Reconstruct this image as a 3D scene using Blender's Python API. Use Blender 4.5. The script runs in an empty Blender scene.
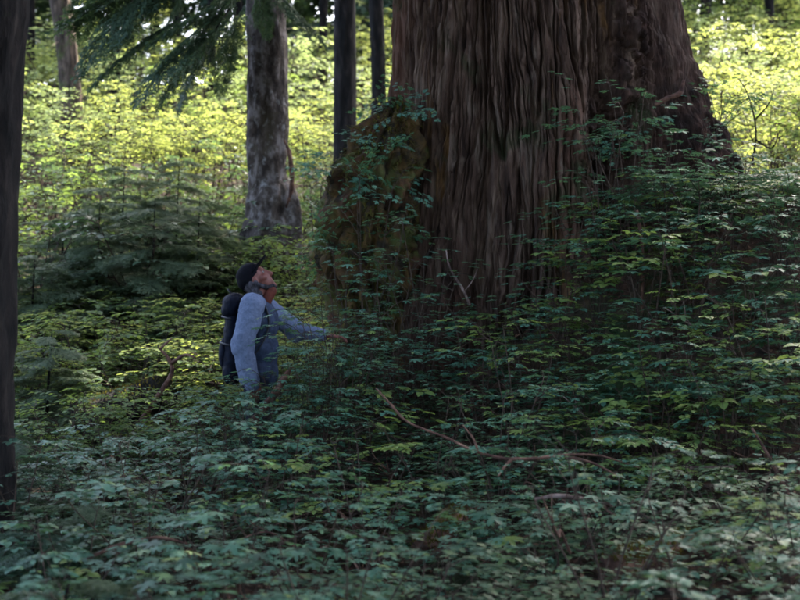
import bpy, math, random
import numpy as np
from mathutils import Vector, Matrix, Euler

R = math.radians
sc = bpy.context.scene
COL = sc.collection
FPX = 1395.0            # focal length in pixels of the 800 x 600 photograph
CAMZ = 1.55

# ------------------------------------------------------------------ camera
cam = bpy.data.cameras.new('camera')
camo = bpy.data.objects.new('camera', cam)
COL.objects.link(camo)
camo.location = (0, 0, CAMZ)
camo.rotation_euler = (R(90), 0, 0)
cam.sensor_width = 36
cam.lens = 36 * FPX / 800
cam.clip_start = 0.05
cam.clip_end = 2000
cam.dof.use_dof = True
cam.dof.focus_distance = 9.2
cam.dof.aperture_fstop = 2.8
sc.camera = camo

# ------------------------------------------------------------------ sky, sun, exposure
SUN_AZ, SUN_EL = R(28), R(47)          # azimuth measured from +Y towards +X
world = bpy.data.worlds.new('World'); sc.world = world; world.use_nodes = True
wn = world.node_tree
bg = wn.nodes['Background']
sky = wn.nodes.new('ShaderNodeTexSky'); sky.sky_type = 'NISHITA'; sky.sun_disc = False
sky.sun_elevation = SUN_EL; sky.sun_rotation = SUN_AZ
sky.air_density = 0.75; sky.dust_density = 4.0; sky.ozone_density = 0.5
wn.links.new(sky.outputs[0], bg.inputs[0])
bg.inputs[1].default_value = 0.15
sl = bpy.data.lights.new('sun', 'SUN'); sl.energy = 2.5; sl.angle = R(0.5); sl.color = (1, 0.93, 0.8)
so = bpy.data.objects.new('sun', sl); COL.objects.link(so)
tosun = Vector((math.sin(SUN_AZ) * math.cos(SUN_EL), math.cos(SUN_AZ) * math.cos(SUN_EL), math.sin(SUN_EL)))
so.rotation_euler = tosun.to_track_quat('Z', 'Y').to_euler(); so.location = (20, 40, 40)
sc.view_settings.view_transform = 'Standard'
sc.view_settings.look = 'None'
sc.view_settings.exposure = 3.45
sc.view_settings.gamma = 1.0
sc.render.engine = 'CYCLES'
sc.cycles.use_denoising = True
sc.cycles.max_bounces = 7; sc.cycles.diffuse_bounces = 4; sc.cycles.glossy_bounces = 2
sc.cycles.transmission_bounces = 4; sc.cycles.transparent_max_bounces = 4
sc.cycles.sample_clamp_indirect = 8
sc.cycles.pixel_filter_type = 'BLACKMAN_HARRIS'; sc.cycles.filter_width = 1.7

# ------------------------------------------------------------------ numpy noise
def _hash(ix, iy, iz, s):
    n = (ix.astype(np.int64) * 374761393 + iy.astype(np.int64) * 668265263 + iz.astype(np.int64) * 2147483647 + s * 974634777) & 0xffffffff
    n = ((n ^ (n >> 13)) * 1274126177) & 0xffffffff
    n = ((n ^ (n >> 16)) * 2246822519) & 0xffffffff
    return (n ^ (n >> 15)) & 0xffffffff
GR = np.array([(1,1,0),(-1,1,0),(1,-1,0),(-1,-1,0),(1,0,1),(-1,0,1),(1,0,-1),(-1,0,-1),(0,1,1),(0,-1,1),(0,1,-1),(0,-1,-1)], float)
def pn(x, y, z=0.0, s=0):
    x, y, z = np.broadcast_arrays(np.asarray(x, float), np.asarray(y, float), np.asarray(z, float))
    xi, yi, zi = np.floor(x), np.floor(y), np.floor(z)
    fx, fy, fz = x - xi, y - yi, z - zi
    u, v, w = [f * f * f * (f * (f * 6 - 15) + 10) for f in (fx, fy, fz)]
    def g(a, b, c):
        q = GR[_hash(xi + a, yi + b, zi + c, s) % 12]
        return q[..., 0] * (fx - a) + q[..., 1] * (fy - b) + q[..., 2] * (fz - c)
    def lerp(a, b, t): return a + t * (b - a)
    return lerp(lerp(lerp(g(0,0,0), g(1,0,0), u), lerp(g(0,1,0), g(1,1,0), u), v),
                lerp(lerp(g(0,0,1), g(1,0,1), u), lerp(g(0,1,1), g(1,1,1), u), v), w)
def fbm(x, y, z=0.0, s=0, o=4):
    r, a, f = 0, 1.0, 1.0
    for k in range(o):
        r = r + a * pn(np.asarray(x) * f, np.asarray(y) * f, np.asarray(z) * f, s + k); a *= .5; f *= 2
    return r
def sstep(a, b, x):
    t = np.clip((x - a) / (b - a), 0, 1); return t * t * (3 - 2 * t)

# ------------------------------------------------------------------ terrain height
def height(x, y):
    x = np.asarray(x, float); y = np.asarray(y, float)
    k = 1.6
    hill = 0.235 * k * np.log1p(np.exp(np.clip((y - 11.0) / k, -30, 30)))
    hill = np.minimum(hill, 9 + 0.03 * hill)
    right = 0.11 * np.clip(x, 0, 12) * sstep(2, 8, y)
    m1 = 1.0 * np.exp(-(((x - 1.3) / 1.75) ** 2 + ((y - 11.9) / 1.75) ** 2))
    m2 = 1.5 * np.exp(-(((x - 3.0) / 1.7) ** 2 + ((y - 11.2) / 2.1) ** 2))
    m2 = m2 + 0.55 * np.exp(-(((x - 2.0) / .95) ** 2 + ((y - 10.0) / .8) ** 2))
    n = (0.10 + 0.14 * sstep(3, 5, y) * (1 - sstep(8.5, 10, y))) * fbm(x * .9, y * .9, 0, 5, 3) + 0.5 * pn(x * .13, y * .13, 0, 9) * sstep(12, 30, y)
    flat = np.exp(-(((x + .975) / .8) ** 2 + ((y - 9.5) / .6) ** 2))          # trodden spot where the person stands
    return (hill + right + m1 + m2 + n) * (1 - flat) + .17 * flat
def hz(x, y): return float(height(x, y))
def at(px, py, Y): return Vector(((px - 400) / FPX * Y, Y, CAMZ + (300 - py) / FPX * Y))
def proj(x, y, z): return 400 + x / y * FPX, 300 - (z - CAMZ) / y * FPX

# ------------------------------------------------------------------ mesh and object helpers
def mesh(name, V, F, mat=None, smooth=False):
    V = np.asarray(V, np.float32)
    me = bpy.data.meshes.new(name)
    if isinstance(F, np.ndarray):
        n, k = F.shape
        me.vertices.add(len(V)); me.vertices.foreach_set('co', V.ravel())
        me.loops.add(n * k); me.loops.foreach_set('vertex_index', F.astype(np.int32).ravel())
        me.polygons.add(n)
        me.polygons.foreach_set('loop_start', np.arange(0, n * k, k, dtype=np.int32))
        me.polygons.foreach_set('loop_total', np.full(n, k, np.int32))
        me.update(calc_edges=True)
    else:
        me.from_pydata(V.tolist(), [], F); me.update()
    if smooth:
        me.polygons.foreach_set('use_smooth', np.ones(len(me.polygons), bool))
    if mat: me.materials.append(mat)
    return me
def obj(name, me, parent=None, M=None):
    o = bpy.data.objects.new(name, me); COL.objects.link(o)
    if parent: o.parent = parent
    if M is not None: o.matrix_basis = M
    return o
def empty(name, loc=(0, 0, 0), rz=0, s=1):
    o = bpy.data.objects.new(name, None); COL.objects.link(o)
    o.location = loc; o.rotation_euler = (0, 0, rz); o.scale = (s, s, s); o.empty_display_size = .1
    return o
def tag(o, label=None, cat=None, group=None, kind=None):
    if label: o['label'] = label
    if cat: o['category'] = cat
    if group: o['group'] = group
    if kind: o['kind'] = kind
    return o
class MB:
    def __init__(s): s.V = []; s.F = []; s.n = 0
    def add(s, V, F):
        V = np.asarray(V, float); s.V.append(V); s.F += [tuple(int(i) + s.n for i in f) for f in F]; s.n += len(V)
    def tube(s, pts, rad, seg=7, cap=True, wob=0, seed=0):
        pts = [Vector(p) for p in pts]; n = len(pts)
        rad = list(rad) if hasattr(rad, '__len__') else [rad] * n
        ref = Vector((0, 0, 1)); V = []
        t0 = (pts[1] - pts[0]).normalized()
        if abs(t0.z) > .9: ref = Vector((1, 0, 0))
        a = t0.cross(ref).normalized()
        for i in range(n):
            t = (pts[min(i + 1, n - 1)] - pts[max(i - 1, 0)]).normalized()
            a = (a - t * a.dot(t)).normalized(); b = t.cross(a)
            for j in range(seg):
                an = 2 * math.pi * j / seg
                r = rad[i] * (1 + wob * math.sin(an * 2 + i * 1.7 + seed) + wob * .7 * math.sin(an * 3 + i * .9 + seed * 2))
                V.append(pts[i] + (a * math.cos(an) + b * math.sin(an)) * r)
        F = []
        for i in range(n - 1):
            for j in range(seg):
                k = (j + 1) % seg
                F.append((i * seg + j, i * seg + k, (i + 1) * seg + k, (i + 1) * seg + j))
        if cap:
            F.append(tuple(range(seg - 1, -1, -1))); F.append(tuple((n - 1) * seg + j for j in range(seg)))
        s.add([tuple(v) for v in V], F)
    def box(s, c, d, rot=None, bev=0):
        x, y, z = d[0] / 2, d[1] / 2, d[2] / 2
        V = [Vector((sx * x, sy * y, sz_ * z)) for sz_ in (-1, 1) for sy in (-1, 1) for sx in (-1, 1)]
        if rot is not None: V = [rot @ v for v in V]
        s.add([tuple(v + Vector(c)) for v in V], [(0, 2, 3, 1), (4, 5, 7, 6), (0, 1, 5, 4), (2, 6, 7, 3), (0, 4, 6, 2), (1, 3, 7, 5)])
    def mesh(s, name, mat, smooth=True):
        return mesh(name, np.concatenate(s.V), s.F, mat, smooth)
def spline(P, n=8):
    P = [Vector(p) for p in P]; out = []
    Q = [P[0] * 2 - P[1]] + P + [P[-1] * 2 - P[-2]]
    for i in range(1, len(Q) - 2):
        for k in range(n):
            t = k / n; a, b, c, d = Q[i - 1], Q[i], Q[i + 1], Q[i + 2]
            out.append(.5 * ((2 * b) + (c - a) * t + (2 * a - 5 * b + 4 * c - d) * t * t + (3 * b - a - 3 * c + d) * t ** 3))
    out.append(P[-1]); return out

# ------------------------------------------------------------------ materials
def newmat(name):
    m = bpy.data.materials.new(name); m.use_nodes = True
    nt = m.node_tree; nt.nodes.clear()
    out = nt.nodes.new('ShaderNodeOutputMaterial')
    return m, nt, out
def ramp(nt, fac, stops):
    r = nt.nodes.new('ShaderNodeValToRGB'); e = r.color_ramp.elements
    while len(e) < len(stops): e.new(.5)
    for q, (p, c) in zip(e, stops): q.position = p; q.color = (*c, 1)
    nt.links.new(fac, r.inputs[0]); return r.outputs[0]
def noise(nt, scale, detail=4, rough=.55, vec=None, dist=0):
    n = nt.nodes.new('ShaderNodeTexNoise'); n.inputs['Scale'].default_value = scale
    n.inputs['Detail'].default_value = detail; n.inputs['Roughness'].default_value = rough
    n.inputs['Distortion'].default_value = dist
    if vec: nt.links.new(vec, n.inputs['Vector'])
    return n.outputs['Fac']
def coords(nt, scale=(1, 1, 1)):
    t = nt.nodes.new('ShaderNodeTexCoord'); m = nt.nodes.new('ShaderNodeMapping')
    m.inputs['Scale'].default_value = scale; nt.links.new(t.outputs['Object'], m.inputs[0]); return m.outputs[0]
def bump(nt, h, strength, dist):
    b = nt.nodes.new('ShaderNodeBump'); b.inputs['Strength'].default_value = strength; b.inputs['Distance'].default_value = dist
    nt.links.new(h, b.inputs['Height']); return b.outputs[0]
def mixc(nt, f, a, b):
    m = nt.nodes.new('ShaderNodeMix'); m.data_type = 'RGBA'
    for s, v in ((0, f), (6, a), (7, b)):
        if isinstance(v, (int, float)): m.inputs[s].default_value = v
        elif isinstance(v, tuple): m.inputs[s].default_value = (*v, 1)
        else: nt.links.new(v, m.inputs[s])
    return m.outputs[2]
def surf(name, stops, scale=8, stretch=(1, 1, 1), rough=.9, bmp=(.5, .02), detail=6, dist=0, extra=None, spec=.2):
    m, nt, out = newmat(name)
    v = coords(nt, stretch)
    f = noise(nt, scale, detail, .62, v, dist)
    c = ramp(nt, f, [(.5 + (q - .5) * .55, k) for q, k in stops])
    if extra:                                   # (scale, lo, hi, colour): patches of a second growth
        for (s2, lo, hi, c2) in extra:
            f2 = noise(nt, s2, 5, .6, coords(nt), .4)
            rr = ramp(nt, f2, [(lo, (0, 0, 0)), (hi, (1, 1, 1))])
            c = mixc(nt, rr, c, c2)
    p = nt.nodes.new('ShaderNodeBsdfPrincipled')
    nt.links.new(c, p.inputs['Base Color']); p.inputs['Roughness'].default_value = rough
    p.inputs['Specular IOR Level'].default_value = spec
    if bmp: nt.links.new(bump(nt, f, *bmp), p.inputs['Normal'])
    nt.links.new(p.outputs[0], out.inputs[0]); return m
def leafmat(name, stops, tcol, tf=.45, rough=.45, spec=.35):
    m, nt, out = newmat(name)
    g = nt.nodes.new('ShaderNodeNewGeometry'); oi = nt.nodes.new('ShaderNodeObjectInfo')
    ad = nt.nodes.new('ShaderNodeMath'); ad.operation = 'ADD'
    nt.links.new(g.outputs['Random Per Island'], ad.inputs[0]); nt.links.new(oi.outputs['Random'], ad.inputs[1])
    fr = nt.nodes.new('ShaderNodeMath'); fr.operation = 'FRACT'; nt.links.new(ad.outputs[0], fr.inputs[0])
    c = ramp(nt, fr.outputs[0], stops)
    f = noise(nt, 9, 3, .5, coords(nt))
    c = mixc(nt, ramp(nt, f, [(.4, (0, 0, 0)), (.75, (.45, .45, .45))]), c, stops[0][1])
    p = nt.nodes.new('ShaderNodeBsdfPrincipled'); nt.links.new(c, p.inputs['Base Color'])
    p.inputs['Roughness'].default_value = rough; p.inputs['Specular IOR Level'].default_value = spec
    t = nt.nodes.new('ShaderNodeBsdfTranslucent')
    nt.links.new(mixc(nt, .35, tcol, c), t.inputs[0])
    mx = nt.nodes.new('ShaderNodeMixShader'); mx.inputs[0].default_value = tf
    nt.links.new(p.outputs[0], mx.inputs[1]); nt.links.new(t.outputs[0], mx.inputs[2])
    nt.links.new(mx.outputs[0], out.inputs[0]); return m
def plain(name, col, rough=.8, spec=.3, var=.25, scale=30):
    d = tuple(c * (1 - var) for c in col)
    return surf(name, [(.3, d), (.7, col)], scale, rough=rough, spec=spec, bmp=(.3, .004))

M = {}
M['ground'] = surf('forest_floor', [(.25, (.008, .005, .0035)), (.5, (.034, .017, .010)), (.75, (.075, .036, .021))], 9, bmp=(1, .05), detail=9,
                   extra=[(1.1, .5, .68, (.022, .04, .012)), (16, .62, .72, (.10, .055, .03))])
def cedar_material():
    m, nt, out = newmat('cedar_bark')
    f = noise(nt, 5, 10, .65, coords(nt, (2.4, 2.4, .25)))
    c = ramp(nt, f, [(.36, (.015, .008, .005)), (.5, (.068, .039, .026)), (.64, (.150, .099, .068))])
    for s2, lo, hi, c2, st in ((.75, .52, .66, (.092, .042, .025), (1, 1, .6)), (1.7, .60, .70, (.17, .085, .028), (1.4, 1.4, .35)), (2.6, .57, .68, (.035, .038, .016), (1, 1, .7)), (6, .58, .66, (.125, .088, .064), (1.5, 1.5, .3))):
        r_ = ramp(nt, noise(nt, s2, 6, .62, coords(nt, st), .4), [(lo, (0, 0, 0)), (hi, (1, 1, 1))]); c = mixc(nt, r_, c, c2)
    at_ = nt.nodes.new('ShaderNodeAttribute'); at_.attribute_name = 'rot'                # rotten, soil-covered wood, plus shade of the right side put into the colour
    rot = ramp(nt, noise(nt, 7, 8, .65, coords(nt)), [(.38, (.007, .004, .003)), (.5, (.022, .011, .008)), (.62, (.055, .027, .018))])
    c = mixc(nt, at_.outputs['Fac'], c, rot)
    p = nt.nodes.new('ShaderNodeBsdfPrincipled'); nt.links.new(c, p.inputs['Base Color'])
    p.inputs['Roughness'].default_value = .95; p.inputs['Specular IOR Level'].default_value = .15
    fib = noise(nt, 26, 6, .7, coords(nt, (2.2, 2.2, .12))); ms = nt.nodes.new('ShaderNodeMath'); ms.operation = 'ADD'
    nt.links.new(f, ms.inputs[0]); nt.links.new(fib, ms.inputs[1])
    nt.links.new(bump(nt, ms.outputs[0], 1.0, .03), p.inputs['Normal']); nt.links.new(p.outputs[0], out.inputs[0])
    return m
M['cedar'] = cedar_material()
M['grey_bark'] = surf('grey_bark', [(.3, (.020, .014, .011)), (.52, (.062, .048, .039)), (.72, (.16, .138, .128))], 6, (1.6, 1.6, .9), bmp=(1, .03), detail=9,
                      extra=[(2.2, .56, .66, (.05, .04, .025)), (9, .58, .72, (.18, .17, .16))])
M['dark_bark'] = surf('dark_bark', [(.3, (.002, .0016, .0013)), (.55, (.007, .005, .004)), (.8, (.022, .016, .013))], 9, (1.3, 1.3, .4), bmp=(1, .03), detail=9,
                      extra=[(3, .6, .72, (.014, .018, .007))])
M['brown_bark'] = surf('brown_bark', [(.3, (.025, .017, .012)), (.55, (.07, .048, .034)), (.8, (.13, .092, .066))], 9, (1.3, 1.3, .4), bmp=(1, .03), detail=9,
                      extra=[(3, .55, .7, (.06, .075, .02))])
M['deadwood'] = surf('dead_wood', [(.3, (.035, .021, .016)), (.55, (.10, .066, .054)), (.8, (.22, .16, .135))], 14, (1, 1, 1), bmp=(.6, .01))
M['redwood'] = surf('rotten_wood', [(.3, (.030, .014, .010)), (.55, (.085, .042, .028)), (.8, (.17, .095, .065))], 12, (1, 1, 1), bmp=(.8, .02))
M['moss'] = surf('moss', [(.3, (.012, .009, .004)), (.5, (.040, .025, .009)), (.75, (.085, .048, .014))], 8, bmp=(1, .04), detail=9,
                 extra=[(2.0, .50, .60, (.055, .022, .011)), (4, .52, .62, (.05, .055, .014))])
M['moss_fuzz'] = leafmat('moss_fuzz', [(0, (.030, .032, .008)), (.5, (.070, .066, .014)), (1, (.12, .085, .02))], (.17, .15, .02), .35, .8, .1)
M['stem'] = surf('stem_bark', [(.3, (.018, .012, .008)), (.7, (.055, .036, .024))], 30, bmp=(.4, .004))
M['palm'] = leafmat('broad_leaf', [(0, (.010, .036, .022)), (.3, (.030, .095, .060)), (.65, (.068, .168, .112)), (.88, (.10, .205, .130)), (1, (.16, .215, .05))], (.13, .25, .08), .33, .45, .22)
M['palm2'] = leafmat('broad_leaf_yellow', [(0, (.08, .15, .045)), (.6, (.14, .21, .055)), (1, (.22, .25, .06))], (.22, .30, .05), .42)  # lighter yellow leaf, also used where sun is put into the colour
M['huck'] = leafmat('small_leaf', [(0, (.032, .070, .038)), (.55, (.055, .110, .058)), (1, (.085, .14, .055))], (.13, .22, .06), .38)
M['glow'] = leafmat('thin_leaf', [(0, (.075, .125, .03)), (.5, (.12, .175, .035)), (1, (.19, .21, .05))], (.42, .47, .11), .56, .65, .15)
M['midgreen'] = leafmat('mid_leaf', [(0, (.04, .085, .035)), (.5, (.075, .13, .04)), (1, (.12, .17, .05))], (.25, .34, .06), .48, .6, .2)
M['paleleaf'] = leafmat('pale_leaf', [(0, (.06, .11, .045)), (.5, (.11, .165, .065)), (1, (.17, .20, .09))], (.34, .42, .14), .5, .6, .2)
M['needle'] = leafmat('hemlock_needles', [(0, (.022, .045, .027)), (.6, (.04, .075, .042)), (1, (.06, .095, .05))], (.10, .16, .04), .3, .6, .2)
M['needle_pale'] = leafmat('young_needles', [(0, (.045, .068, .036)), (.6, (.085, .115, .062)), (1, (.13, .155, .075))], (.15, .22, .10), .35, .6, .2)
M['litter'] = surf('litter', [(.3, (.07, .035, .02)), (.7, (.17, .09, .05))], 30, bmp=None)

# ------------------------------------------------------------------ leaf shapes (tip along +X, lying flat, length 1)
def fan_leaf(outline, droop=.22, cup=.0):
    pts = [(0.33, 0.0, 0.0)] + [(x, y, 0) for x, y in outline]
    V = np.array(pts); r2 = (V[:, 0] - .33) ** 2 + V[:, 1] ** 2
    V[:, 2] = -droop * r2 + cup * np.abs(V[:, 1])
    n = len(outline)
    return V, np.array([(0, 1 + i, 1 + (i + 1) % n) for i in range(n)])
def palmate(lobes=7, seed=0):
    rg = random.Random(seed); out = [(0.02, 0.0)]
    half = 128
    for i in range(lobes):
        t = -1 + 2 * i / (lobes - 1); a = R(half * t)
        L = (.67 - .27 * abs(t) ** 1.3) * rg.uniform(.92, 1.08)
        for da, f in ((-.36, .52), (-.20, .80), (0, 1.0), (.20, .80), (.36, .52)):
            an = a + da * R(2 * half / (lobes - 1)) * .98
            out.append((.33 + L * f * math.cos(an), L * f * math.sin(an)))
        if i < lobes - 1:
            am = a + R(half / (lobes - 1)); lm = .21 - .05 * abs(t)
            out.append((.33 + lm * math.cos(am), lm * math.sin(am)))
    return fan_leaf(out, .20 + .1 * rg.random())
def ovate(w=.30, fold=.25):
    V = np.array([(0, 0, 0), (.35, 0, -.02), (.7, 0, -.06), (1, 0, -.16),
                  (.16, w * .72, .06 * fold), (.45, w, fold * w * .5), (.76, w * .62, -.03),
                  (.16, -w * .72, .06 * fold), (.45, -w, fold * w * .5), (.76, -w * .62, -.03)], float)
    F = np.array([(0, 1, 4), (1, 5, 4), (1, 2, 5), (2, 6, 5), (2, 3, 6), (0, 7, 1), (1, 7, 8), (1, 8, 2), (2, 8, 9), (2, 9, 3)])
    return V, F
def hexleaf(w=.34):
    V = np.array([(0, 0, 0), (.35, w, .04), (.75, w * .7, -.02), (1, 0, -.12), (.75, -w * .7, -.02), (.35, -w, .04)], float)
    return V, np.array([(0, 3, 2), (0, 2, 1), (0, 5, 4), (0, 4, 3)])
def trifoliate():
    Vs, Fs, n = [], [], 0
    for a, d, s in ((0, .28, .72), (78, .22, .62), (-78, .22, .62)):
        V, F = ovate(.36); V = V * s; V[:, 0] += d * .3 if a else d
        c, si = math.cos(R(a)), math.sin(R(a))
        W = V.copy(); W[:, 0] = V[:, 0] * c - V[:, 1] * si + (.12 if a else 0); W[:, 1] = V[:, 0] * si + V[:, 1] * c
        Vs.append(W); Fs.append(F + n); n += len(V)
    return np.concatenate(Vs), np.concatenate(Fs)
def pinnate(pairs=3, seed=0):
    rg = random.Random(seed); Vs, Fs, n = [], [], 0
    items = [(.30 + .55 * k / pairs, sd * R(rg.uniform(48, 70)), rg.uniform(.34, .42) * (1 - .18 * k / pairs)) for k in range(pairs) for sd in (-1, 1)] + [(.74, 0, .40)]
    for x0, a, L in items:
        V, F = hexleaf(.27); V = V * L; c, si = math.cos(a), math.sin(a); W = V.copy()
        W[:, 0] = V[:, 0] * c - V[:, 1] * si + x0; W[:, 1] = V[:, 0] * si + V[:, 1] * c; W[:, 2] += -.18 * (x0 - .3) ** 2 + rg.uniform(-.03, .03)
        Vs.append(W); Fs.append(F + n); n += len(V)
    Vs.append(np.array([(0, .008, 0), (0, -.008, 0), (.8, 0, -.045)])); Fs.append(np.array([(0, 1, 2)]) + n)
    return np.concatenate(Vs), np.concatenate(Fs)
def stamp(V, F, mats):
    """many copies of one leaf as a single vertex/face array"""
    A = np.asarray(mats, float)                                   # n,4,4
    W = np.einsum('nij,vj->nvi', A[:, :3, :3], V) + A[:, None, :3, 3]
    n, k = len(A), len(V)
    G = (F[None] + (np.arange(n) * k)[:, None, None]).reshape(-1, F.shape[1])
    return W.reshape(-1, 3), G
def lm(p, az, tilt, roll, s):
    return (Matrix.Translation(p) @ Matrix.Rotation(az, 4, 'Z') @ Matrix.Rotation(tilt, 4, 'Y') @ Matrix.Rotation(roll, 4, 'X') @ Matrix.Diagonal((s, s, s, 1)))

# ------------------------------------------------------------------ shrub architecture
def shrub_plan(seed, H=1.0, Rad=.55, nstem=4, nbr=4, leaf=.14, nleaf=5, mat='stem', up=0.0, sr=.008):
    """unit shrub: stem mesh and the place of every leaf; flat spreading sprays in tiers"""
    rg = random.Random(seed); mb = MB(); L = []
    for i in range(nstem):
        a0 = 2 * math.pi * (i + rg.uniform(-.3, .3)) / nstem
        hh = H * rg.uniform(.62, 1.0); rr = Rad * rg.uniform(.25, .75)
        top = Vector((rr * math.cos(a0), rr * math.sin(a0), hh))
        pts = spline([(.03 * math.cos(a0), .03 * math.sin(a0), -.12), (rr * .25 * math.cos(a0 + .3), rr * .25 * math.sin(a0 + .3), hh * .4), top * .9 + Vector((rg.uniform(-.03, .03), rg.uniform(-.03, .03), 0)), top], 4)
        mb.tube(pts, [sr * (1.25 - .85 * k / (len(pts) - 1)) for k in range(len(pts))], 5)
        for b in range(nbr):
            t = .40 + .60 * (b + rg.random() * .6) / nbr
            p = pts[min(int(t * (len(pts) - 1)), len(pts) - 1)]
            ab = a0 + rg.uniform(-1.9, 1.9)
            Lb = Rad * rg.uniform(.45, .95) * (1.15 - .45 * t)
            e = p + Vector((math.cos(ab) * Lb, math.sin(ab) * Lb, Lb * rg.uniform(-.12, .30) + up))
            mid = (p + e) * .5 + Vector((0, 0, Lb * .12))
            bp = spline([p, mid, e], 3)
            mb.tube(bp, [sr * .5 * (1 - .6 * k / (len(bp) - 1)) for k in range(len(bp))], 3, cap=False)
            for q in range(nleaf):
                u = .25 + .75 * q / max(1, nleaf - 1)
                c = p.lerp(mid, u * 2) if u < .5 else mid.lerp(e, u * 2 - 1)
                side = (1 if q % 2 else -1) * rg.uniform(.5, 1.25) if q < nleaf - 1 else rg.uniform(-.2, .2)
                s = leaf * rg.uniform(.65, 1.15)
                L.append(lm(c + Vector((0, 0, rg.uniform(0, .015))), ab + side, rg.uniform(-.10, .28), rg.uniform(-.22, .22), s))
    return mb, L

palm_meshes = {}
for key in ('palm', 'palm2'):
    palm_meshes[key] = [mesh('palmate_leaf', *palmate(5 + 2 * (k % 2), k), M[key], False) for k in range(2)] + [mesh('trifoliate_leaf', *trifoliate(), M[key], False)] + [mesh('compound_leaf', *pinnate(3 + k % 2, k), M[key], False) for k in range(3)]
def palm_proto(seed, **kw):
    mb, L = shrub_plan(seed, **kw); return mb.mesh('shrub_stem', M['stem']), L
P_FG = [palm_proto(100 + k, H=1.0, Rad=.60, nstem=5, nbr=4, leaf=.115, nleaf=5, sr=.005) for k in range(5)]
P_SL = [palm_proto(200 + k, H=1.0, Rad=.60, nstem=5, nbr=4, leaf=.115, nleaf=5, sr=.005) for k in range(5)]
rgl = random.Random(5)
def palm_shrub(protos, x, y, z, rz, s, hs, label, group, key='palm', name='broadleaf_shrub', cat='shrub', lf=1.0):
    me, L = protos[rgl.randrange(len(protos))]; kinds = rgl.choice([(0, 1), (3, 4, 5), (3, 4, 5), (3, 5), (2, 4), (0, 1, 3)])
    e = empty(name, (x, y, z), rz); e.scale = (s, s, s)
    tag(e, label, cat, group)
    st = obj('stem', me, e); st.scale = (1, 1, hs)
    for m in L:
        if rgl.random() < .06: continue
        q = m.copy(); q[2][3] *= hs
        if lf != 1.0: q = q @ Matrix.Diagonal((lf, lf, lf, 1))
        obj('leaf', palm_meshes[key][rgl.choice(kinds)], e, q)
    return e

def bush_proto(seed, matkey, leafV, **kw):
    mb, L = shrub_plan(seed, **kw)
    V, F = stamp(*leafV, [np.array(m) for m in L])
    return mb.mesh('bush_stem', M['stem']), mesh('bush_foliage', V, F, M[matkey])
def bush(proto, x, y, z, rz, s, hs, label, group, name='leafy_bush', cat='bush'):
    e = empty(name, (x, y, z), rz); e.scale = (s, s, s * hs); tag(e, label, cat, group)
    obj('stem', proto[0], e); tag(obj('foliage', proto[1], e), kind='stuff')
    return e

# ------------------------------------------------------------------ hemlock bough (unit length along +X)
def bough_mesh(seed, mat, nt=24, dr=.22, width=.34, lw=.010, ll=.05, step=.028):
    rg = random.Random(seed); mats = []; mb = MB()
    ax = lambda t: Vector((t, .03 * math.sin(t * 5 + seed), .06 * t - dr * t * t))
    mb.tube([ax(k / 8) for k in range(9)], [.011 * (1 - .85 * k / 8) for k in range(9)], 4)
    def leafy(p0, d, L, sag):
        n = max(3, int(L / step))
        for k in range(n):
            u = (k + .5) / n; p = p0 + d * (L * u) + Vector((0, 0, -sag * u * u))
            az = math.atan2(d.y, d.x)
            for sd in (-1, 1):
                mats.append(np.array(lm(p, az + sd * rg.uniform(.55, 1.1), rg.uniform(-.15, .5), rg.uniform(-.5, .5), ll * rg.uniform(.7, 1.2) * (1.1 - .5 * u))))
    for i in range(nt):
        t = .10 + .9 * i / nt; p = ax(t)
        for sd in (-1, 1):
            L = (width * (1 - t) ** .7 * (.45 + .9 * min(1, t * 3)) * rg.uniform(.65, 1.15)) + .04
            a = sd * R(rg.uniform(42, 68)); d = Vector((math.cos(a), math.sin(a), rg.uniform(-.25, .02)))
            mb.tube([p, p + d * L * .5, p + d * L + Vector((0, 0, -.2 * L))], [.004, .003, .0015], 3, cap=False)
            leafy(p, d, L, .2 * L)
            if L > .14:
                for f in (.4, .68):
                    a2 = a - sd * R(rg.uniform(20, 45)); d2 = Vector((math.cos(a2), math.sin(a2), rg.uniform(-.3, 0)))
                    leafy(p + d * L * f, d2, L * .42, .1 * L)
    leafy(ax(.9), Vector((1, 0, -.35)), .14, .02)
    qv = np.array([(0, 0, 0), (.4, lw / ll, 0), (1, 0, -.05), (.4, -lw / ll, 0)]); qf = np.array([(0, 3, 2, 1)])
    V, F = stamp(qv, qf, mats)
    mb.add(V, F.tolist())
    return mb.mesh('bough', mat, False)
BOUGH = [bough_mesh(k, M['needle']) for k in range(4)]
BOUGH_PALE = [bough_mesh(10 + k, M['needle_pale'], nt=20, dr=.15, width=.42, lw=.015, ll=.055) for k in range(4)]
BOUGH_CAN = [bough_mesh(20 + k, M['needle'], nt=15, dr=.3, width=.40, lw=.024, ll=.085, step=.05) for k in range(3)]
def put_bough(parent, p, az, pitch, L, rg, kind, name='bough', w=1.0):
    m = Matrix.Translation(p) @ Matrix.Rotation(az, 4, 'Z') @ Matrix.Rotation(pitch, 4, 'Y') @ Matrix.Rotation(rg.uniform(-.25, .25), 4, 'X') @ Matrix.Diagonal((L, L * w, L, 1))
    return obj(name, kind[rg.randrange(len(kind))], parent, m)

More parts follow.
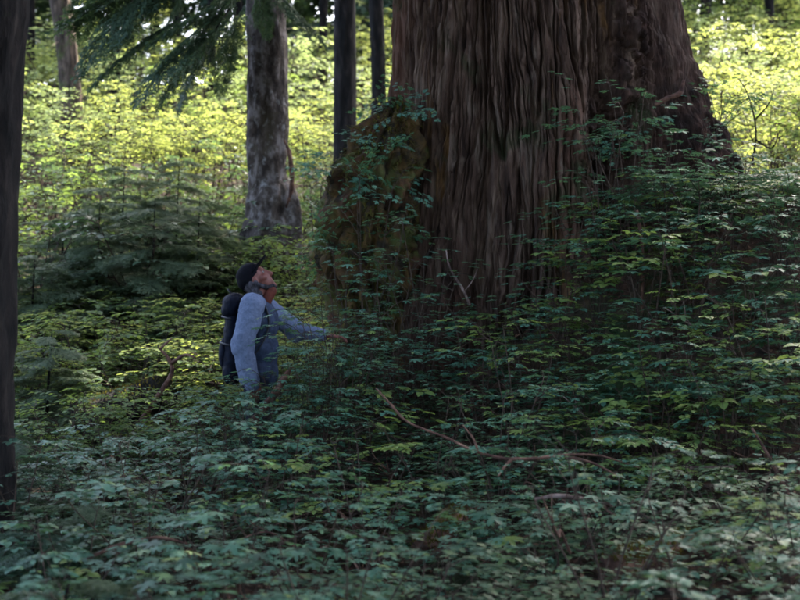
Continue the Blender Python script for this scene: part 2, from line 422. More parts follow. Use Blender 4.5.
# ================================================================== THE GROUND
xs = np.unique(np.concatenate([np.arange(-7, 7.01, .11), np.linspace(-150, -7, 40), np.linspace(7, 150, 40)]))
ys = np.unique(np.concatenate([np.arange(2, 16, .11), np.linspace(16, 45, 60), np.linspace(45, 220, 30), np.linspace(-40, 2, 22)]))
X, Y = np.meshgrid(xs, ys); Z = height(X, Y) + .03 * fbm(X * 3, Y * 3, 0, 77, 3)
nx, ny = len(xs), len(ys)
ii = (np.arange(ny - 1)[:, None] * nx + np.arange(nx - 1)[None]).ravel()
tag(obj('ground', mesh('ground', np.stack([X, Y, Z], -1).reshape(-1, 3), np.stack([ii, ii + 1, ii + nx + 1, ii + nx], -1), M['ground'], True)), kind='structure')

# ================================================================== THE GIANT CEDAR
CX, CY, CZ = 1.10, 11.8, 0.6
cedar = empty('giant_cedar', (CX, CY, CZ))
tag(cedar, 'giant old cedar with deeply furrowed reddish grey bark and flaring base', 'tree')
def cedar_R(th, z):
    """radius of the trunk at angle th (0 = right, -pi/2 = towards the path) and world height z"""
    t = z - 1.0
    d = lambda c: (th - R(c) + math.pi) % (2 * math.pi) - math.pi
    r = 1.13 - .012 * np.clip(z - 4, 0, 40) + .20 * np.exp(-np.clip(t, -.5, 9) / .8)
    but = 1.0 * np.exp(-(t - 1.40) / .85); but = 1.9 * (1 - np.exp(-but / 1.9))
    r = r + but * np.exp(-(d(-10) / R(30)) ** 2)
    r = r + .6 * np.exp(-(np.clip(t, 0, 9)) / .9) * np.exp(-(d(-75) / R(13)) ** 2)
    r = r + .30 * np.exp(-(np.clip(t, 0, 9)) / .8) * np.exp(-(d(-140) / R(15)) ** 2)
    r = r + .45 * np.exp(-(np.clip(t, 0, 9)) / .9) * (np.exp(-(d(100) / R(22)) ** 2) + np.exp(-(d(170) / R(18)) ** 2))
    low = np.exp(-np.clip(t - .6, 0, 9) / 1.3)
    r = r - (.09 * low + .03) * np.exp(-((d(-117) + .03 * np.sin(z * 2)) / R(6)) ** 2)
    r = r - (.16 * low + .12) * np.exp(-((d(-64) - .05 * np.sin(z * 1.3)) / R(8)) ** 2)
    r = r - (.12 * low + .05) * np.exp(-((d(-38)) / R(9)) ** 2)
    return r
def cedar_trunk(z0, z1, nfront, nback, nz):
    th = np.concatenate([np.linspace(R(-185), R(15), nfront, endpoint=False), np.linspace(R(15), R(175), nback, endpoint=False)])
    nth = len(th); z = np.linspace(z0, z1, nz)
    T, ZZ = np.meshgrid(th, z); r = cedar_R(T, ZZ)
    c, s = np.cos(T), np.sin(T)
    r = r + .05 * fbm(c * 1.6, s * 1.6, ZZ * .5, 3, 3)
    # braided ridges: zero lines of stretched, bent noise
    wx = .12 * pn(c * 1.4, s * 1.4, ZZ * .4, 31) + .028 * pn(c * 3, s * 3, ZZ * 1.0, 32) + .016 * pn(c * 16, s * 16, ZZ * 6, 33)
    cw, sw = np.cos(T + wx), np.sin(T + wx)
    def furrow(k, kz, seed, wd):
        n = pn(cw * k, sw * k, ZZ * kz, seed); return 1 - sstep(0, wd, np.abs(n))
    big = furrow(9, .50, 41, .13); mid_ = furrow(20, .9, 42, .18); sm = furrow(36, 2.2, 43, .26)
    mask = .35 + .65 * sstep(-.25, .2, pn(c * 4, s * 4, ZZ * .9, 45))
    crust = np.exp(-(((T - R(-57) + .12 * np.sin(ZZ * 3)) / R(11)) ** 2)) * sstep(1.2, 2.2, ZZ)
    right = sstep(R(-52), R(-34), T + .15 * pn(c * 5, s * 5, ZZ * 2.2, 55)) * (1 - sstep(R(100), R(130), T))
    vert = 1 - .75 * crust
    r = r - vert * (.062 * big + .036 * mid_ * mask + .020 * sm) + .016 * fbm(cw * 30, sw * 30, ZZ * 4, 44, 2) + .022 * mask * np.round(2.2 * pn(cw * 22, sw * 22, ZZ * 1.7, 46)) * .5
    lumps = fbm(c * 9, s * 9, ZZ * 6, 51, 4)
    r = r + crust * (.13 * np.clip(lumps, -.6, .6) - .07 * (1 - sstep(0, .12, np.abs(lumps))))
    low = 1 - sstep(2.6, 4.2, ZZ)
    r = r + right * low * (.09 * fbm(c * 4, s * 4, ZZ * 2.5, 56, 4) + .05 * fbm(c * 14, s * 14, ZZ * 9, 57, 2))
    cr = 1 - sstep(0, .06, np.abs(pn(cw * 24, sw * 24, ZZ * 6, 61))); r = r - vert * .012 * cr * mask
    V = np.stack([r * c, r * s, ZZ - CZ], -1).reshape(-1, 3)
    i = np.arange(nz - 1)[:, None] * nth + np.arange(nth)[None]; j = np.arange(nz - 1)[:, None] * nth + (np.arange(nth)[None] + 1) % nth
    F = np.stack([i, j, j + nth, i + nth], -1).reshape(-1, 4)
    rot = np.clip(right * (.25 + .75 * low) + .75 * crust * sstep(-.1, .15, lumps) + .55 * (1 - sstep(1.2, 2.3, ZZ + .4 * pn(c * 5, s * 5, ZZ, 58))), 0, 1)  # soil and crust, with the right side darkened to stand in for shade
    return V, F, rot.ravel()
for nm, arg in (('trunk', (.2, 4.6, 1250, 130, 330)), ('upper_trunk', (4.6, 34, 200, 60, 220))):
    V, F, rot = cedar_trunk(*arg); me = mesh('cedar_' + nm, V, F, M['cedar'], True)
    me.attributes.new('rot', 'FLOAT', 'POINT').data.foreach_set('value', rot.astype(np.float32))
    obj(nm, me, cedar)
rg = random.Random(11)
for k in range(150):
    z = rg.uniform(9.5, 33); a = rg.uniform(0, 2 * math.pi); f = (34 - z) / 25
    if math.sin(a) < .1 and z < 31: continue                       # boughs left off towards the camera so sky light reaches the slope
    put_bough(cedar, Vector((.9 * math.cos(a), .9 * math.sin(a), z - CZ)), a, rg.uniform(-.15, .25), 2.2 + 4.2 * f * rg.uniform(.7, 1.1), rg, BOUGH_CAN)

# ================================================================== OTHER TREES
def trunk_mesh(name, pts, radii, mat, seg=40, n=70, amp=.12, fr=7, fz=1.6, seed=0, flare=.5):
    P = spline(pts, max(2, n // (len(pts) - 1))); N = len(P)
    P = np.array([tuple(p) for p in P]); u = np.linspace(0, 1, N)
    rad = np.interp(u, np.linspace(0, 1, len(radii)), radii)
    L = np.concatenate([[0], np.cumsum(np.linalg.norm(np.diff(P, axis=0), axis=1))])
    th = np.linspace(0, 2 * math.pi, seg, endpoint=False)
    T, Lg = np.meshgrid(th, L); rr = np.repeat(rad[:, None], seg, 1)
    c, s = np.cos(T), np.sin(T)
    f = 1 + amp * (.6 * fbm(c * fr * .4, s * fr * .4, Lg * fz, seed, 4) - .8 * (1 - sstep(0, .25, np.abs(pn(c * fr * .5, s * fr * .5, Lg * fz * 1.2, seed + 9)))))
    f = f + flare * np.exp(-Lg / .35) * (1 + .5 * np.sin(T * 4 + seed))
    V = np.stack([P[:, 0:1] + rr * f * c, P[:, 1:2] + rr * f * s, np.repeat(P[:, 2:3], seg, 1)], -1).reshape(-1, 3)
    i = np.arange(N - 1)[:, None] * seg + np.arange(seg)[None]; j = np.arange(N - 1)[:, None] * seg + (np.arange(seg)[None] + 1) % seg
    return mesh(name, V, np.stack([i, j, j + seg, i + seg], -1).reshape(-1, 4), mat, True)
def conifer(name, label, px, Y, dia, bark, H=24, lean=(0, 0), seed=0, nb=40, z0=8.0, bl=3.0, kind=None, group=None, X=None, bend=0, amp=.14, lowdead=0, cat='tree'):
    rg = random.Random(seed); x = (px - 400) / FPX * Y if X is None else X
    gz = hz(x, Y); e = empty(name, (x, Y, gz - .05)); tag(e, label, cat, group)
    pts = [(0, 0, -.35), (lean[0] * .08 + bend, lean[1] * .08, H * .10), (lean[0] * .25 - bend, lean[1] * .25, H * .25), (lean[0] * .6, lean[1] * .6, H * .6), (lean[0], lean[1], H)]
    obj('trunk', trunk_mesh('tree_trunk', pts, [dia / 2 * 1.05, dia / 2, dia / 2 * .9, dia / 2 * .6, .03], bark, seed=seed, amp=amp, n=110), e)
    for k in range(nb):
        t = z0 / H + (1 - z0 / H) * (k + rg.random()) / nb; z = t * H; a = rg.uniform(0, 2 * math.pi)
        put_bough(e, Vector((lean[0] * t, lean[1] * t, z)), a, rg.uniform(-.05, .35), bl * (1.15 - t) * rg.uniform(.8, 1.25) + .5, rg, kind or BOUGH_CAN)
    for k in range(lowdead):
        z = rg.uniform(1.5, z0); a = rg.uniform(0, 2 * math.pi); d = Vector((math.cos(a), math.sin(a), rg.uniform(-.4, .3)))
        mb = MB(); l = rg.uniform(.25, .9); p = Vector((lean[0] * z / H, lean[1] * z / H, z)) + d * dia * .35
        mb.tube([p, p + d * l * .5 + Vector((0, 0, -.03)), p + d * l + Vector((0, 0, -.12))], [.014, .009, .003], 5)
        obj('dead_branch', mb.mesh('dead_branch', bark), e)
    return e
# framing trunk on the left, close to the path
t_left = conifer('conifer_tree', 'near black mossy trunk standing alone beside the foreground hemlock saplings', -34, 7.4, .40, M['dark_bark'], 26, (1.3, .1), 21, 45, 7.5, 3.2, amp=.22)
# the grey-barked tree with hanging boughs
t_grey = conifer('hemlock_tree', 'pale grey flaking bark trunk with drooping dark boughs and a torn strip', 269, 16, .47, M['grey_bark'], 28, (-.25, 0), 22, 45, 11.0, 2.2, amp=.18)
gl = t_grey.location
t_d1 = conifer('conifer_tree', 'straight dark trunk, the thicker of the close pair behind the mossy stump', 345, 20.5, .34, M['dark_bark'], 25, (.0, .2), 23, 34, 11.5, 1.9, amp=.12, lowdead=3)
t_d2 = conifer('conifer_tree', 'slim dark crooked trunk close beside the big cedar', 375, 24, .26, M['dark_bark'], 22, (.15, .2), 24, 36, 9.5, 2.6, bend=.05, amp=.12, lowdead=3)
t_far = conifer('conifer_tree', 'brown mossy trunk leaning back on the sunlit slope', 74, 26, .40, M['brown_bark'], 24, (-2.2, .5), 25, 36, 9.5, 2.8, bend=.06, amp=.16, lowdead=2)
# boughs that hang in front of the light
rg = random.Random(3)
for (px0, py0, px1, py1, Yb, w) in [(250, -6, 150, 52, 14.6, .8), (252, -40, 60, 30, 14.8, .8), (240, -14, 208, 60, 14.6, .8), (215, 30, 143, 112, 14.4, .95), (228, 20, 172, 118, 14.5, .9), (235, 10, 205, 122, 14.9, .9),
                             (238, 25, 226, 100, 14.8, .7), (262, -20, 262, 40, 15.2, .8), (170, -25, 95, 88, 14.8, .6), (120, -30, 70, 18, 15, .8), (255, -30, 300, 42, 15.3, .6), (265, -10, 322, 52, 15.5, .45),
                             (200, -20, 120, 25, 15.2, .9), (190, 15, 95, 95, 15.0, .45), (225, -30, 150, 15, 15, .8), (232, 0, 190, 95, 14.7, .9), (210, 22, 160, 80, 14.3, 1.0), (180, -20, 110, 60, 14.9, .7), (150, -35, 85, 45, 15.1, .7), (245, 5, 240, 75, 15.0, .8), (200, -30, 175, 40, 14.6, .9)]:
    a, b = at(px0, py0, Yb), at(px1, py1, Yb + rg.uniform(-.5, .3))
    d = b - a; L = d.length * 1.02
    az = math.atan2(d.y, d.x); pitch = -math.asin(max(-1, min(1, (d.z + .16 * L) / L)))
    m = Matrix.Translation(a - gl) @ Matrix.Rotation(az, 4, 'Z') @ Matrix.Rotation(pitch, 4, 'Y') @ Matrix.Rotation(rg.uniform(-.6, .6), 4, 'X') @ Matrix.Diagonal((L, L * w, L, 1))
    obj('bough', BOUGH[rg.randrange(4)], t_grey, m)
mb = MB()
for P, r in [([at(268, -120, 15.8), at(255, -45, 15.2), at(238, -5, 14.8), at(215, 30, 14.5)], [.03, .02, .014, .008]),
             ([at(268, -150, 15.9), at(215, -55, 15.1), at(170, -25, 14.9), at(120, -30, 15)], [.03, .02, .014, .008])]:
    Q = spline(P, 5); mb.tube([p - gl for p in Q], list(np.interp(np.linspace(0, 1, len(Q)), np.linspace(0, 1, 4), r)), 6)
obj('limb', mb.mesh('limb', M['dark_bark']), t_grey)
# torn strip of bark and mossy swelling low on the grey trunk
mb = MB()
Q = spline([at(284, 140, 15.78) - gl, at(289, 152, 15.70) - gl, at(292, 172, 15.70) - gl, at(291, 192, 15.72) - gl, at(286, 208, 15.75) - gl], 4)
mb.tube(Q, [.008 + .020 * math.sin(math.pi * k / (len(Q) - 1)) for k in range(len(Q))], 7, wob=.2)
obj('torn_bark', mb.mesh('torn_bark', M['redwood']), t_grey)
zc0, zc1 = at(0, 300, 16).z - gl.z, at(0, 178, 16).z - gl.z
U, W = np.meshgrid(np.linspace(0, 2 * math.pi, 90, endpoint=False), np.linspace(0, 1, 50)); zl = zc0 + (zc1 - zc0) * W
rr = np.interp(W, [0, .5, .8, .92, 1], [.42, .36, .31, .26, .16]) * (1 + .25 * fbm(np.cos(U) * 1.6, np.sin(U) * 1.6, zl * 2, 66, 4))
i = np.arange(49)[:, None] * 90 + np.arange(90)[None]; j = np.arange(49)[:, None] * 90 + (np.arange(90)[None] + 1) % 90
obj('mossy_foot', mesh('mossy_foot', np.stack([rr * np.cos(U) + .04, rr * np.sin(U), zl], -1).reshape(-1, 3), np.stack([i, j, j + 90, i + 90], -1).reshape(-1, 4), M['grey_bark'], True), t_grey)

# ----- trees farther up the slope, and unseen ones added for shade
def far_tree(px, Y, dia, label, seed, group=None, H=20, z0=3.5, bl=2.6, nb=34, lean=(0, 0), kind=None, bark='dark_bark', name='conifer_tree', lowdead=0):
    return conifer(name, label, px, Y, dia, M[bark], H, lean, seed, nb, z0, bl, kind=kind or BOUGH_CAN, group=group, amp=.14, lowdead=lowdead)
G1 = 'thin trunks on the bright slope'
for i, (px, Y, d, le) in enumerate([(114, 33, .22, .2), (131, 37, .24, -.2), (211, 35, .20, .1), (322, 38, .24, .3), (177, 42, .3, 0), (30, 38, .26, .1), (238, 44, .3, 0), (705, 40, .3, .2), (770, 37, .25, -.2)]):
    far_tree(px, Y, d, 'thin far trunk rising from the bright slope, bare below', 300 + i, G1, 22, 6.0, 2.4, 30, (le, 0), lowdead=3)
G2 = 'conifers on the skyline'
for i, (px, Y, d) in enumerate([(20, 48, .4), (95, 55, .5), (155, 60, .5), (240, 56, .5), (300, 66, .5), (415, 60, .5), (-60, 52, .5), (560, 70, .5), (690, 50, .5), (745, 46, .45), (800, 52, .5), (860, 48, .5), (374, 52, .45), (400, 46, .45), (340, 58, .5)]):
    far_tree(px, Y, d, 'hazy full-skirted conifer on the far skyline', 330 + i, G2, 19 + (i * 7) % 5, 1.5, 3.6, 48)
G3 = 'unseen shade conifers right of the cedar'
for i, (x, y, bl) in enumerate([(7.6, 13.5, 4.2), (9.0, 18.5, 4.2), (11.5, 15.0, 4.5), (11.5, 23.5, 4.0), (3.45, 19.4, 2.3), (1.4, 25.0, 4.4), (3.3, 27.0, 4.6), (-3.6, -1.5, 4.0), (2.8, -2.2, 4.2), (3.1, 2.8, 4.0), (-.5, -5.5, 4.2), (-2.9, 2.4, 3.8)]):  # unseen trees added to shade foreground, person and slope
    conifer('conifer_tree', 'unseen tall conifer added for shade behind the viewpoint' if y < 4 else 'unseen tall conifer added for shade behind the cedar' if x < 4 else 'unseen tall conifer added for shade right of the cedar', 0, y, .6, M['brown_bark'], 27, (0, 0), 360 + i, 62, 7.5 if y < 4 else 10.5, bl, X=x, group='unseen shade conifers behind the viewpoint' if y < 4 else 'unseen shade conifers behind the cedar' if x < 4 else G3)

# ================================================================== MOSSY STUMP AGAINST THE CEDAR
sc_ = at(372, 205, 11.0); sb = Vector((sc_.x, sc_.y, hz(sc_.x, sc_.y)))
stump = empty('mossy_stump', sb); tag(stump, 'bulging stump overgrown with brown moss leaning against the cedar', 'stump')
n1, n2 = 150, 110
U, W = np.meshgrid(np.linspace(0, 2 * math.pi, n1, endpoint=False), np.linspace(0, 1, n2))
zl = sb.z * 0 - .3 + W * (3.15 - sb.z + .3)                          # local height
zt = 3.12 - sb.z
prof = np.interp(zl / zt, [-.2, 0, .2, .36, .5, .65, .8, .92, 1.0], [.20, .20, .23, .32, .42, .42, .33, .22, .03])
cx = np.interp(zl / zt, [-.2, 0, .3, .5, .65, .8, 1.0], [.12, .10, .02, -.05, -.03, .06, .20])
rr = prof * (1 + .34 * fbm(np.cos(U) * 1.7, np.sin(U) * 1.7, zl * 1.6, 70, 4)) + .09 * fbm(np.cos(U) * 5, np.sin(U) * 5, zl * 6, 74, 5)
rr = rr - .05 * (1 - sstep(0, .16, np.abs(pn(np.cos(U) * 2.4, np.sin(U) * 2.4, zl * 1.1, 79)))) * (prof > .1)
SV = np.stack([cx + rr * np.cos(U), rr * np.sin(U) * .9, zl], -1)
i = np.arange(n2 - 1)[:, None] * n1 + np.arange(n1)[None]; j = np.arange(n2 - 1)[:, None] * n1 + (np.arange(n1)[None] + 1) % n1
obj('stump_wood', mesh('stump_wood', SV.reshape(-1, 3), np.stack([i, j, j + n1, i + n1], -1).reshape(-1, 4), M['moss'], True), stump)
rg = random.Random(8); mats = []
for k in range(11000):
    a, b = rg.randrange(n2 - 2), rg.randrange(n1); p = Vector(SV[a, b]); nrm = Vector((math.cos(U[a, b]), math.sin(U[a, b]), .3))
    if pn(p.x * 3, p.y * 3, p.z * 3, 5) < -.12: continue
    q = (nrm + Vector((rg.gauss(0, .5), rg.gauss(0, .5), rg.gauss(-.5, .6)))).normalized().to_track_quat('X', 'Z').to_matrix().to_4x4()
    mats.append(np.array(Matrix.Translation(p) @ q @ Matrix.Diagonal((*([rg.uniform(.025, .085)] * 3), 1))))
fz_V = np.array([(0, .12, 0), (0, -.12, 0), (1, 0, 0)]); fz_F = np.array([(0, 1, 2)])
tag(obj('moss', mesh('moss', *stamp(fz_V, fz_F, mats), M['moss_fuzz']), stump), kind='stuff')

# ================================================================== PERSON
def uvs(c, r, rot=None, n=14, m=10):
    V, F = [], []
    for i in range(m + 1):
        ph = math.pi * i / m
        for j in range(n):
            th = 2 * math.pi * j / n
            v = Vector((r[0] * math.sin(ph) * math.cos(th), r[1] * math.sin(ph) * math.sin(th), r[2] * math.cos(ph)))
            V.append(v)
    for i in range(m):
        for j in range(n):
            k = (j + 1) % n; F.append((i * n + j, (i + 1) * n + j, (i + 1) * n + k, i * n + k))
    if rot is not None: V = [rot @ v for v in V]
    return [tuple(v + Vector(c)) for v in V], F
def capsule(mb, a, b, ra, rb, seg=12):
    a, b = Vector(a), Vector(b); d = (b - a).normalized(); P, r = [], []
    for k in range(5):
        t = R(-85 + 85 * k / 4); P.append(a + d * ra * math.sin(t)); r.append(ra * math.cos(t))
    for k in range(5):
        t = R(85 * k / 4); P.append(b + d * rb * math.sin(t)); r.append(rb * math.cos(t))
    mb.tube(P, r, seg)
def blob(name, prims, mat, parent, voxel=.012, smooth=4, disp=None):
    mb = MB()
    for p in prims:
        if p[0] == 'c': capsule(mb, *p[1:])
        else: mb.add(*uvs(*p[1:]))
    o = obj(name, mb.mesh(name, mat), parent)
    r = o.modifiers.new('remesh', 'REMESH'); r.mode = 'VOXEL'; r.voxel_size = voxel; r.use_smooth_shade = True
    s = o.modifiers.new('smooth', 'SMOOTH'); s.factor = .5; s.iterations = smooth
    if disp:
        t = bpy.data.textures.new(name + '_folds', 'CLOUDS'); t.noise_scale = disp[1]
        d = o.modifiers.new('folds', 'DISPLACE'); d.texture = t; d.strength = disp[0]; d.texture_coords = 'LOCAL'; d.mid_level = .5
    return o
m_skin = plain('skin', (.125, .037, .025), .55, .35, .2, 40)
m_denim = surf('pale_denim', [(.3, (.075, .094, .145)), (.7, (.10, .124, .187))], 60, bmp=(.5, .01))
m_vest = surf('blue_vest', [(.3, (.012, .018, .034)), (.7, (.028, .040, .070))], 22, bmp=(.5, .01))
m_trous = surf('dark_trousers', [(.3, (.004, .005, .010)), (.7, (.011, .014, .026))], 22, bmp=(.5, .01))
m_pack = surf('navy_nylon', [(.3, (.0015, .002, .005)), (.7, (.004, .006, .013))], 25, rough=.75, spec=.08, bmp=(.5, .008))
m_cap = plain('black_cap', (.003, .003, .005), .85, .08, .3)
m_hair = surf('grey_hair', [(.3, (.016, .015, .018)), (.7, (.06, .055, .065))], 60, (1, 1, .3), bmp=(1, .01))
m_beard = surf('dark_beard', [(.3, (.008, .007, .008)), (.7, (.03, .027, .03))], 60, (1, 1, .3), bmp=(1, .01))
m_eye = plain('eye', (.22, .20, .19), .2, .5, .05)
m_red = plain('red_collar', (.085, .020, .011), .8, .2, .3)
m_strap = plain('black_strap', (.012, .012, .015), .6, .3, .2)
m_boot = plain('brown_boot', (.05, .03, .02), .6, .3, .3)
PX, PY = -.975, 9.5
PZ = hz(PX, PY)
person = empty('person', (PX, PY, PZ + .02))
tag(person, 'person in cap and pale blue shirt with backpack, head thrown back beside the cedar', 'person')
# heights: scaled so that the shoulders come to 1.52 m above the camera's own datum
HK = (1.52 - PZ - .02) / 1.43
person.scale = (HK, HK, HK)
HT = Matrix.Translation((.045, 0, 1.55)) @ Matrix.Rotation(R(-40), 4, 'Y')        # head frame: +X is the face, tilted back
def hp(x, y, z): return HT @ Vector((x, y, z))
HR = HT.to_3x3()
Rs, Re, Rw = (-.01, -.205, 1.42), (-.075, -.25, 1.14), (.0, -.255, .90)            # right arm hangs down
Ls, Le, Lw = (.03, .20, 1.41), (.27, .24, 1.24), (.50, .16, 1.20)                 # left arm reaches forward
def hand(w, d, up, side):
    """palm, four fingers of unequal length and a thumb, slightly curled; d forward, up = back of hand, side = thumb side"""
    w, d, up, side = Vector(w), Vector(d).normalized(), Vector(up).normalized(), Vector(side).normalized()
    P = []
    for k in range(4):
        o = (k - 1.5) * .021; P.append(('c', w + d * .015 - side * o * .6, w + d * .085 - side * o, .017, .0135))
        l = (.070, .078, .073, .056)[k]; b = w + d * .088 - side * o
        m1 = b + d * l * .5 - up * .006; m2 = m1 + d * l * .35 - up * .018; m3 = m2 + d * l * .12 - up * .018
        P += [('c', b, m1, .0095, .009), ('c', m1, m2, .009, .008), ('c', m2, m3, .008, .007)]
    t0 = w + d * .03 + side * .028; t1 = t0 + d * .035 + side * .028 - up * .005; t2 = t1 + d * .035 + side * .006 - up * .006
    P += [('c', t0, t1, .013, .011), ('c', t1, t2, .0105, .008)]
    return P
body = [('e', hp(-.01, 0, .115), (.098, .077, .105), HR), ('e', hp(.035, 0, .045), (.066, .058, .085), HR), ('c', hp(.055, 0, -.03), hp(.075, 0, -.035), .028, .022),
        ('c', hp(.085, 0, .10), hp(.112, 0, .045), .012, .017), ('c', hp(.075, -.03, .115), hp(.075, .03, .115), .018, .018),
        ('c', hp(.086, -.018, .005), hp(.086, .018, .005), .011, .011), ('c', hp(.083, -.016, -.010), hp(.083, .016, -.010), .011, .011),
        ('e', hp(.055, -.045, .055), (.03, .022, .026), HR), ('e', hp(.055, .045, .055), (.03, .022, .026), HR),
        ('e', hp(-.005, -.078, .07), (.022, .009, .032), HR), ('e', hp(-.005, .078, .07), (.022, .009, .032), HR),
        ('c', (.0, 0, 1.40), hp(-.015, 0, .02), .068, .060),
        ('e', (0, 0, 1.30), (.115, .175, .17)), ('e', (.0, 0, 1.10), (.10, .155, .16)), ('e', (0, 0, .96), (.105, .165, .12)),
        ('c', (0, -.1, 1.42), Rs, .075, .065), ('c', (0, .1, 1.42), Ls, .075, .065),
        ('c', Rs, Re, .056, .044), ('c', Re, Rw, .042, .028), ('c', Ls, Le, .056, .044), ('c', Le, Lw, .042, .028),
        ('c', (0, -.09, .93), (.02, -.11, .50), .085, .055), ('c', (.02, -.11, .50), (-.02, -.12, .09), .055, .038), ('c', (0, .09, .93), (.03, .10, .50), .085, .055), ('c', (.03, .10, .50), (.03, .11, .09), .055, .038),
        ('c', (-.04, -.12, .045), (.15, -.13, .035), .042, .035), ('c', (.01, .11, .045), (.2, .12, .035), .042, .035)]
body += hand(Rw, (.03, 0, -1), (0, -1, 0), (1, 0, 0)) + hand(Lw, (1, -.25, -.05), (0, .1, 1), (0, -1, 0))
blob('body', body, m_skin, person, .0065, 3)
for sd in (-1, 1):
    ey = MB(); ey.add(*uvs(hp(.079, sd * .031, .088), (.0078, .0085, .0078), None, 10, 8)); eo = obj('eye', ey.mesh('eye', m_eye), person)
    ir = MB(); ir.add(*uvs(hp(.0845, sd * .031, .088), (.0045, .0065, .0065), None, 8, 6)); obj('iris', ir.mesh('iris', m_strap), eo)
shirt = [('e', (.01, 0, 1.30), (.155, .205, .185)), ('e', (.015, 0, 1.10), (.150, .19, .18)), ('e', (.01, 0, .93), (.150, .195, .14)), ('c', (0, -.1, 1.425), (0, .1, 1.425), .085, .085)]
blob('vest', shirt, m_vest, person, .012, 5, (.025, .09))
blob('sleeve', [('c', (0, -.13, 1.42), Rs, .085, .088), ('c', Rs, Re, .092, .080), ('c', Re, (-.005, -.255, .86), .078, .058), ('c', Re, (-.06, -.235, .90), .07, .05), ('e', Re, (.09, .075, .10))], m_denim, person, .009, 4, (.025, .07))
blob('sleeve', [('c', (0, .13, 1.42), Ls, .085, .085), ('c', Ls, Le, .088, .074), ('c', Le, Vector(Lw) - Vector((.03, -.01, 0)), .070, .050), ('e', Vector(Le) + Vector((0, 0, -.015)), (.085, .07, .08))], m_denim, person, .009, 4, (.025, .07))
blob('trousers', [('e', (0, 0, .93), (.128, .185, .12)), ('c', (0, -.09, .90), (.02, -.11, .50), .105, .080), ('c', (.02, -.11, .50), (-.02, -.12, .11), .080, .068), ('c', (0, .09, .90), (.03, .10, .50), .105, .080), ('c', (.03, .10, .50), (.03, .11, .11), .080, .068)], m_trous, person, .012, 4, (.03, .08))
for (x, y) in ((-.04, -.12), (.01, .11)):
    blob('boot', [('c', (x, y, .14), (x, y, .05), .056, .055), ('c', (x, y, .045), (x + .19, y - .005, .035), .055, .046)], m_boot, person, .010, 3)
blob('collar', [('c', hp(.035, -.02, -.06), (.06, -.03, 1.44), .040, .045), ('c', (.075, -.03, 1.42), (.11, -.03, 1.34), .035, .03)], m_red, person, .010, 4, (.01, .03))
# cap: crown shell and stiff brim
blob('cap', [('e', hp(-.018, 0, .138), (.104, .086, .086), HR), ('e', hp(-.035, 0, .115), (.098, .088, .08), HR)], m_cap, person, .007, 4)
mb = MB(); V = []; N = 13
for ring, (rx, dz) in enumerate(((0, 0), (.5, .004), (1, 0))):
    for k in range(N):
        t = -1 + 2 * k / (N - 1); a = t * R(72)
        inner = Vector((-.018 + .108 * math.cos(a), .088 * math.sin(a), .145)); outer = Vector((.062 + .112 * math.cos(a), .085 * math.sin(a), .172))
        p = inner.lerp(outer, rx); p.z += dz - .25 * p.y * p.y / .09; V.append(p)
F = [(r * N + k, r * N + k + 1, (r + 1) * N + k + 1, (r + 1) * N + k) for r in range(2) for k in range(N - 1)]
mb.add([tuple(HT @ v) for v in V], F)
bo = obj('brim', mb.mesh('brim', m_cap), person); so_ = bo.modifiers.new('thick', 'SOLIDIFY'); so_.thickness = .006
hair = [('e', hp(-.045, 0, .075), (.07, .086, .075), HR), ('e', hp(-.06, -.02, .0), (.05, .07, .07), HR), ('c', hp(-.055, -.03, .0), (-.07, -.07, 1.43), .045, .035), ('c', hp(-.01, -.082, .06), hp(.01, -.075, .0), .016, .014)]
blob('hair', hair, m_hair, person, .008, 2, (.02, .02))
blob('beard', [('c', hp(.0, -.056, .03), hp(.022, -.046, -.012), .016, .018), ('c', hp(.0, .056, .03), hp(.022, .046, -.012), .016, .018), ('c', hp(.022, -.044, -.012), hp(.062, -.018, -.035), .018, .020), ('c', hp(.022, .044, -.012), hp(.062, .018, -.035), .018, .020), ('c', hp(.062, -.016, -.036), hp(.070, .016, -.044), .023, .023)], m_beard, person, .006, 2, (.010, .012))
# backpack: a thing of its own, carried on the back
pack = empty('backpack', (PX - .165 * HK, PY, PZ + .9 * HK)); pack.scale = (HK * .82, HK * .95, HK * .95)
tag(pack, 'dark navy backpack with a rounded top worn on the back of the person', 'backpack')
blob('pack_body', [('e', (0, 0, .33), (.095, .165, .26)), ('e', (-.005, 0, .15), (.105, .165, .19)), ('c', (-.01, -.1, .05), (-.01, .1, .05), .085, .085)], m_pack, pack, .012, 3, (.02, .07))
blob('pack_lid', [('e', (.005, 0, .585), (.115, .165, .085)), ('e', (-.02, 0, .54), (.10, .16, .08))], m_pack, pack, .010, 3, (.015, .05))
blob('pocket', [('e', (-.085, 0, .20), (.055, .12, .13))], m_pack, pack, .010, 3)
for zz, dd in ((.47, .10), (.27, .115)):
    mb = MB(); mb.tube([(dd * math.cos(t) * 1.03 - .005, .17 * math.sin(t) * 1.03, zz - .02 * math.cos(t)) for t in [R(90 + 180 * k / 14) for k in range(15)]], .008, 5); obj('compression_strap', mb.mesh('compression_strap', m_strap), pack)
mb = MB(); mb.tube(spline([(-.02, -.03, .655), (-.05, -.02, .69), (-.05, .02, .69), (-.02, .03, .655)], 4), .008, 5); obj('haul_loop', mb.mesh('haul_loop', m_strap), pack)
